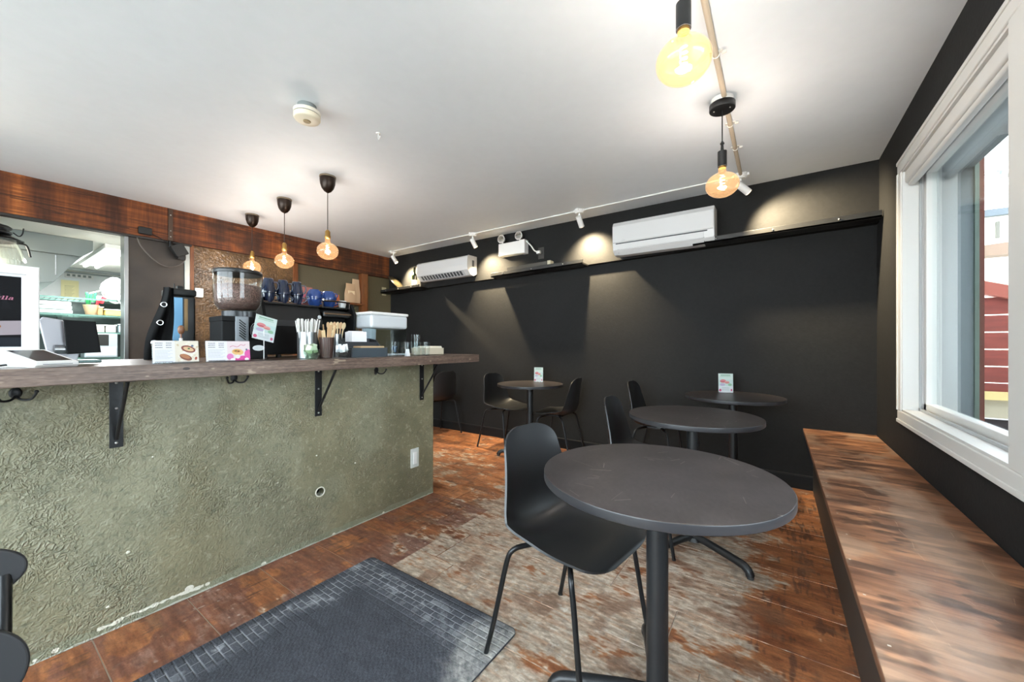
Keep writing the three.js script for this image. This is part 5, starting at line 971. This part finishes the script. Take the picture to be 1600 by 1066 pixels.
  const ap = thing('microwave', 'grey kitchen appliance with dark window under the rack', 'appliance', [-7.1, 1.0405, -1.06]); part(ap, 'body', box(-0.16, 0.1, 0, 0.3, -0.13, 0.16, 0.008), mat(0xa9b4ba, 0.4, { metalness: 0.4 })); part(ap, 'window', box(0.1, 0.104, 0.15, 0.29, -0.05, 0.12, 0.002), mat(0x1a1a18, 0.2), 'dark glass window'); part(ap, 'lower_drawer', box(0.1, 0.106, 0.02, 0.13, -0.12, 0.15, 0.003), mat(0xb6c0c4, 0.4));
  for (let i = 0; i < 7; i++) solo('paper_cup', `cream paper cup, ${['lowest', 'second lowest', 'third lowest', 'middle', 'third from the top', 'second from the top', 'topmost'][i]} in the rack stack`, 'cup', [lathe([[0.0001, 0], [0.035, 0], [0.042, 0.034], [0.044, 0.038], [0.04, 0.04], [0.0001, 0.038]], 20)], mat(0xe3dfcd, 0.7), { pos: [K + 0.06, 1.0405 + i * 0.042, -1.36], group: 'paper cups stacked on the rack' });
  const wb = thing('plastic_bag', 'crumpled white plastic bag on top of the rack', 'bag', [K + 0.1, 1.7855, -1.2]); const wg = new THREE.IcosahedronGeometry(0.13, 5), wp = wg.attributes.position; for (let i = 0; i < wp.count; i++) { const x = wp.getX(i), y = wp.getY(i), z = wp.getZ(i), k = 0.62 + 0.7 * fbm(x * 14 + 9, y * 14 + z * 12, 4, 3); wp.setXYZ(i, x * k, y * k * 1.2 + 0.14, z * k); } wg.computeVertexNormals(); part(wb, 'bag', wg, mat(0xeef1f0, 0.45));
  plainBox('cardboard_tray', 'shallow grey tray beneath the white bag', 'tray', K - 0.1, 1.7855, -1.2, 0.3, 0.06, 0.16, mat(0xaeb8b3, 0.5));
  const cb = thing('white_cable', 'white cable looping beside the kitchen opening', 'cable', [-7.05, 1.9, -1.05]); part(cb, 'cable', tube([[0, -0.06, 0.1], [0, 0.0, -0.02], [0, 0.08, -0.12], [0.02, 0.12, -0.24], [0.05, 0.1, -0.34]], 0.008, 40, 6), mat(0xe0e0dc, 0.4)); part(cb, 'drop', tube([[0, 0.07, -0.11], [0, -0.05, -0.12], [0, -0.2, -0.2], [0, -0.3, -0.26]], 0.007, 30, 6), mat(0xe8e8e4, 0.4));
  const noteTex = canvasTexture(128, 192, (g, w, h) => { g.fillStyle = '#eee6b0'; g.fillRect(0, 0, w, h); for (let i = 0; i < 9; i++) scribble(g, 26, 50 + i * 12, 70 - (i % 3) * 10, 4, '#a9a278'); });
  const nt = thing('wall_note', 'yellow paper note hanging on the white kitchen wall', 'note', [-8.39, 1.84, -0.94], Math.PI / 2); part(nt, 'paper', box(-0.085, 0.085, 0, 0.29, -0.001, 0.001), mat(0xeee6b0, 0.7)); part(nt, 'print', planeCard(0.17, 0.29, 0.002), mat(0xffffff, 0.7, { map: noteTex }));
  const tr = thing('ticket_rail', 'white ticket rail with dark slots on the kitchen wall', 'rail', [-8.395, 2.17, -1.03]); part(tr, 'rail', box(-0.004, 0.03, 0, 0.07, -0.14, 0.14, 0.004), white); for (let i = 0; i < 5; i++) part(tr, 'slot', box(0.03, 0.033, 0.018, 0.05, -0.115 + i * 0.052, -0.085 + i * 0.052), mat(0x7f8583, 0.5));
  const ct = thing('prep_counter', 'steel prep counter below the kitchen opening', 'counter', [-6.0, 0, -0.2]); part(ct, 'top', box(-0.45, 0.45, 0.93, 0.97, -0.75, 1.6, 0.004), mat(0x7d8f8c, 0.35, { metalness: 0.6 })); part(ct, 'cabinet', box(-0.42, 0.42, 0, 0.93, -0.72, 1.58), galvanised);
}
// ---------------------------------------------------------------- yard outside the window
{
  const redTex = dataTexture(256, 256, (u, v) => { const g = fbm(u * 4, v * 40, 4, 3, 4, 40), b = fbm(u * 5, v * 5, 3, 7, 5, 5); return mixc([88, 34, 28], [138, 60, 48], clamp(0.3 + 0.6 * g + 0.4 * (b - 0.5))); }, { rep: [1, 1] });
  const redWood = mat(0xffffff, 0.7, { map: redTex });
  const t = thing('board_fence', 'red stained fence of wide horizontal boards in the yard', 'fence', [0, 0, -6]);
  const ys = [0.81, 0.979, 1.154, 1.33, 1.506, 1.69]; for (let i = 0; i < 5; i++) part(t, 'board', box(1.2, 3.2, ys[i] + 0.006, ys[i + 1] - 0.006, -0.03 - 0.004 * (i % 2), 0, 0.003), redWood);
  part(t, 'cap_rail', prismXY([[1.2, 2.0], [3.2, 1.0 + 0.1], [3.2, 1.2], [1.2, 2.12]].map(([x, y]) => [x, lerp(1.92, 1.2, (x - 1.2) / 2) + (y > 2.05 || y === 1.2 ? 0.13 : 0)]), -0.05, 0.06), mat(0x8f4a3c, 0.7));
  part(t, 'lower_beam', box(1.2, 3.2, 0.64, 0.725, -0.06, 0.05, 0.004), mat(0xc2ab74, 0.7), 'yellow timber beam'); part(t, 'skirt', box(1.2, 3.2, 0.44, 0.64, -0.05, 0.0), mat(0xa79c86, 0.7)); part(t, 'plinth', box(1.2, 3.2, -0.13, 0.44, -0.08, -0.02), mat(0x2a2224, 0.8), 'dark plinth'); part(t, 'top_strip', box(1.2, 3.2, 0.725, 0.806, -0.05, 0.02, 0.003), redWood);
  for (const x of [1.25, 3.15]) part(t, 'post', box(x - 0.05, x + 0.05, -0.13, 1.7, -0.14, -0.04), redWood);
  const w = thing('yard_wires', 'two pale wires strung low before the dark plinth', 'wires', [0, 0, -5.9]); part(w, 'wire', rod([1.1, 0.462, 0], [2.28, 0.458, 0], 0.006), mat(0xcfcfd2, 0.5)); part(w, 'wire', rod([1.1, 0.285, 0], [2.28, 0.277, 0], 0.006), mat(0xcfcfd2, 0.5)); part(w, 'stake', [rod([1.1, -0.13, 0], [1.1, 0.5, 0], 0.02), rod([2.26, -0.13, 0], [2.26, 0.5, 0], 0.02)], mat(0x554444, 0.7));
  const p = thing('corner_post', 'rust red timber post at the outer window edge', 'post', [0.965, 0, -3.375]); part(p, 'post', box(-0.014, 0.024, -0.129, 2.9, -0.06, 0.02, 0.003), mat(0x7f4438, 0.7)); part(p, 'green_edge', box(-0.0175, 0.0, 0.3, 2.9, -0.02, 0.034), mat(0x7d8a80, 0.7), 'grey green sealant edge');
  const ev = thing('door_canopy', 'weathered timber eave outside above the fence', 'eave', [2.9, 2.72, -10]); part(ev, 'fascia', prismXY([[-0.6, 0.12], [1.6, 0.3], [1.6, 0.0], [-0.6, -0.02]], -0.2, 0.1), mat(0x6a5648, 0.8)); part(ev, 'post', [rod([-0.3, -2.85, 0], [-0.3, 0.1, 0], 0.06), rod([1.3, -2.85, 0], [1.3, 0.2, 0], 0.06)], mat(0x5a4a40, 0.8));
  const h = thing('flat_roof_building', 'pale building with flat dark roof edge beyond the yard', 'building', [3.6, 0, -12.5]); part(h, 'wall', box(-1.2, 3.5, -0.13, 3.92, -2, 0), mat(0xc3bfae, 0.8)); part(h, 'roof', box(-1.3, 3.6, 3.92, 4.06, -2.1, 0.12), mat(0x4c5258, 0.7)); part(h, 'pipe', rod([0.25, 3.45, 0.04], [0.25, 3.8, 0.04], 0.03), mat(0x55524a, 0.7));
  const g = thing('gable_house', 'grey gabled house far beyond the fence', 'house', [5.4, 0, -17]); part(g, 'wall', prismXY([[-0.5, -0.13], [1.6, -0.13], [1.6, 2.4], [0.4, 3.2], [-0.5, 2.5]], -2, 0), mat(0xb7bec2, 0.8)); part(g, 'roof', [prismXY([[-0.65, 2.42], [0.4, 3.26], [0.4, 3.4], [-0.75, 2.45]], -2.1, 0.12), prismXY([[0.4, 3.26], [1.8, 2.3], [1.8, 2.42], [0.4, 3.4]], -2.1, 0.12)], mat(0x596066, 0.8));
  const u = thing('utility_pole', 'wooden utility pole with cross arm and insulators', 'pole', [5.9, 0, -16]); part(u, 'pole', rod([0, -0.13, 0], [0, 7.6, 0], 0.13, 0.1, 12), mat(0x55504a, 0.9));
  part(u, 'cross_arm', box(-1.0, 1.0, 5.66, 5.76, 0.1, 0.2), mat(0x63615e, 0.8)); part(u, 'cross_arm', box(-0.85, 0.85, 6.9, 7.0, 0.1, 0.2), mat(0x63615e, 0.8)); for (const x of [-0.95, -0.6, 0.6, 0.95]) part(u, 'insulator', lathe([[0.0001, 0], [0.03, 0], [0.03, 0.06], [0.07, 0.08], [0.03, 0.1], [0.06, 0.14], [0.02, 0.2], [0.0001, 0.21]], 12).translate(x, 5.76, 0.15), mat(0x6a7076, 0.5));
  [[-0.95, 5.95, 1], [-0.6, 5.95, 2], [0.6, 5.95, 3], [-0.8, 7.05, 4], [-0.4, 7.05, 5], [0.2, 7.3, 6]].forEach(([x, y, k]) => { const c = solo('overhead_wire', ['', 'overhead wire lowest on the left from the pole', 'second overhead wire from the lower cross arm', 'overhead wire from the right end of cross arm', 'overhead wire from the upper cross arm end', 'overhead wire from the upper cross arm middle', 'topmost overhead wire at the pole'][k], 'wire', tube([[5.9 + x, y, -15.85], [3.2 + x * 1.1, y - 0.15 - k * 0.03, -17.5], [0.4 + x * 1.2, y - 0.1, -19.5], [-3 + x, y + 0.3, -22]], 0.014, 24, 5), mat(0x55585c, 0.6)); });
  const tr = thing('bare_tree', 'bare winter tree behind the fence', 'tree', [3.6, -0.13, -14]); const br = []; const grow = (a, d, r, n) => { const b = [a[0] + d[0], a[1] + d[1], a[2] + d[2]]; br.push(rod(a, b, r, r * 0.6, 5)); if (n) for (let i = 0; i < 3; i++) grow(b, [d[0] * 0.6 + rr(-0.35, 0.35) * n * 0.4, d[1] * 0.62 + rr(-0.05, 0.15), d[2] * 0.6 + rr(-0.3, 0.3) * n * 0.4], r * 0.55, n - 1); }; grow([0, 0, 0], [0.05, 1.7, 0], 0.07, 5); part(tr, 'branches', br, mat(0x8d8680, 0.9));
}
renderer.render(scene, camera);
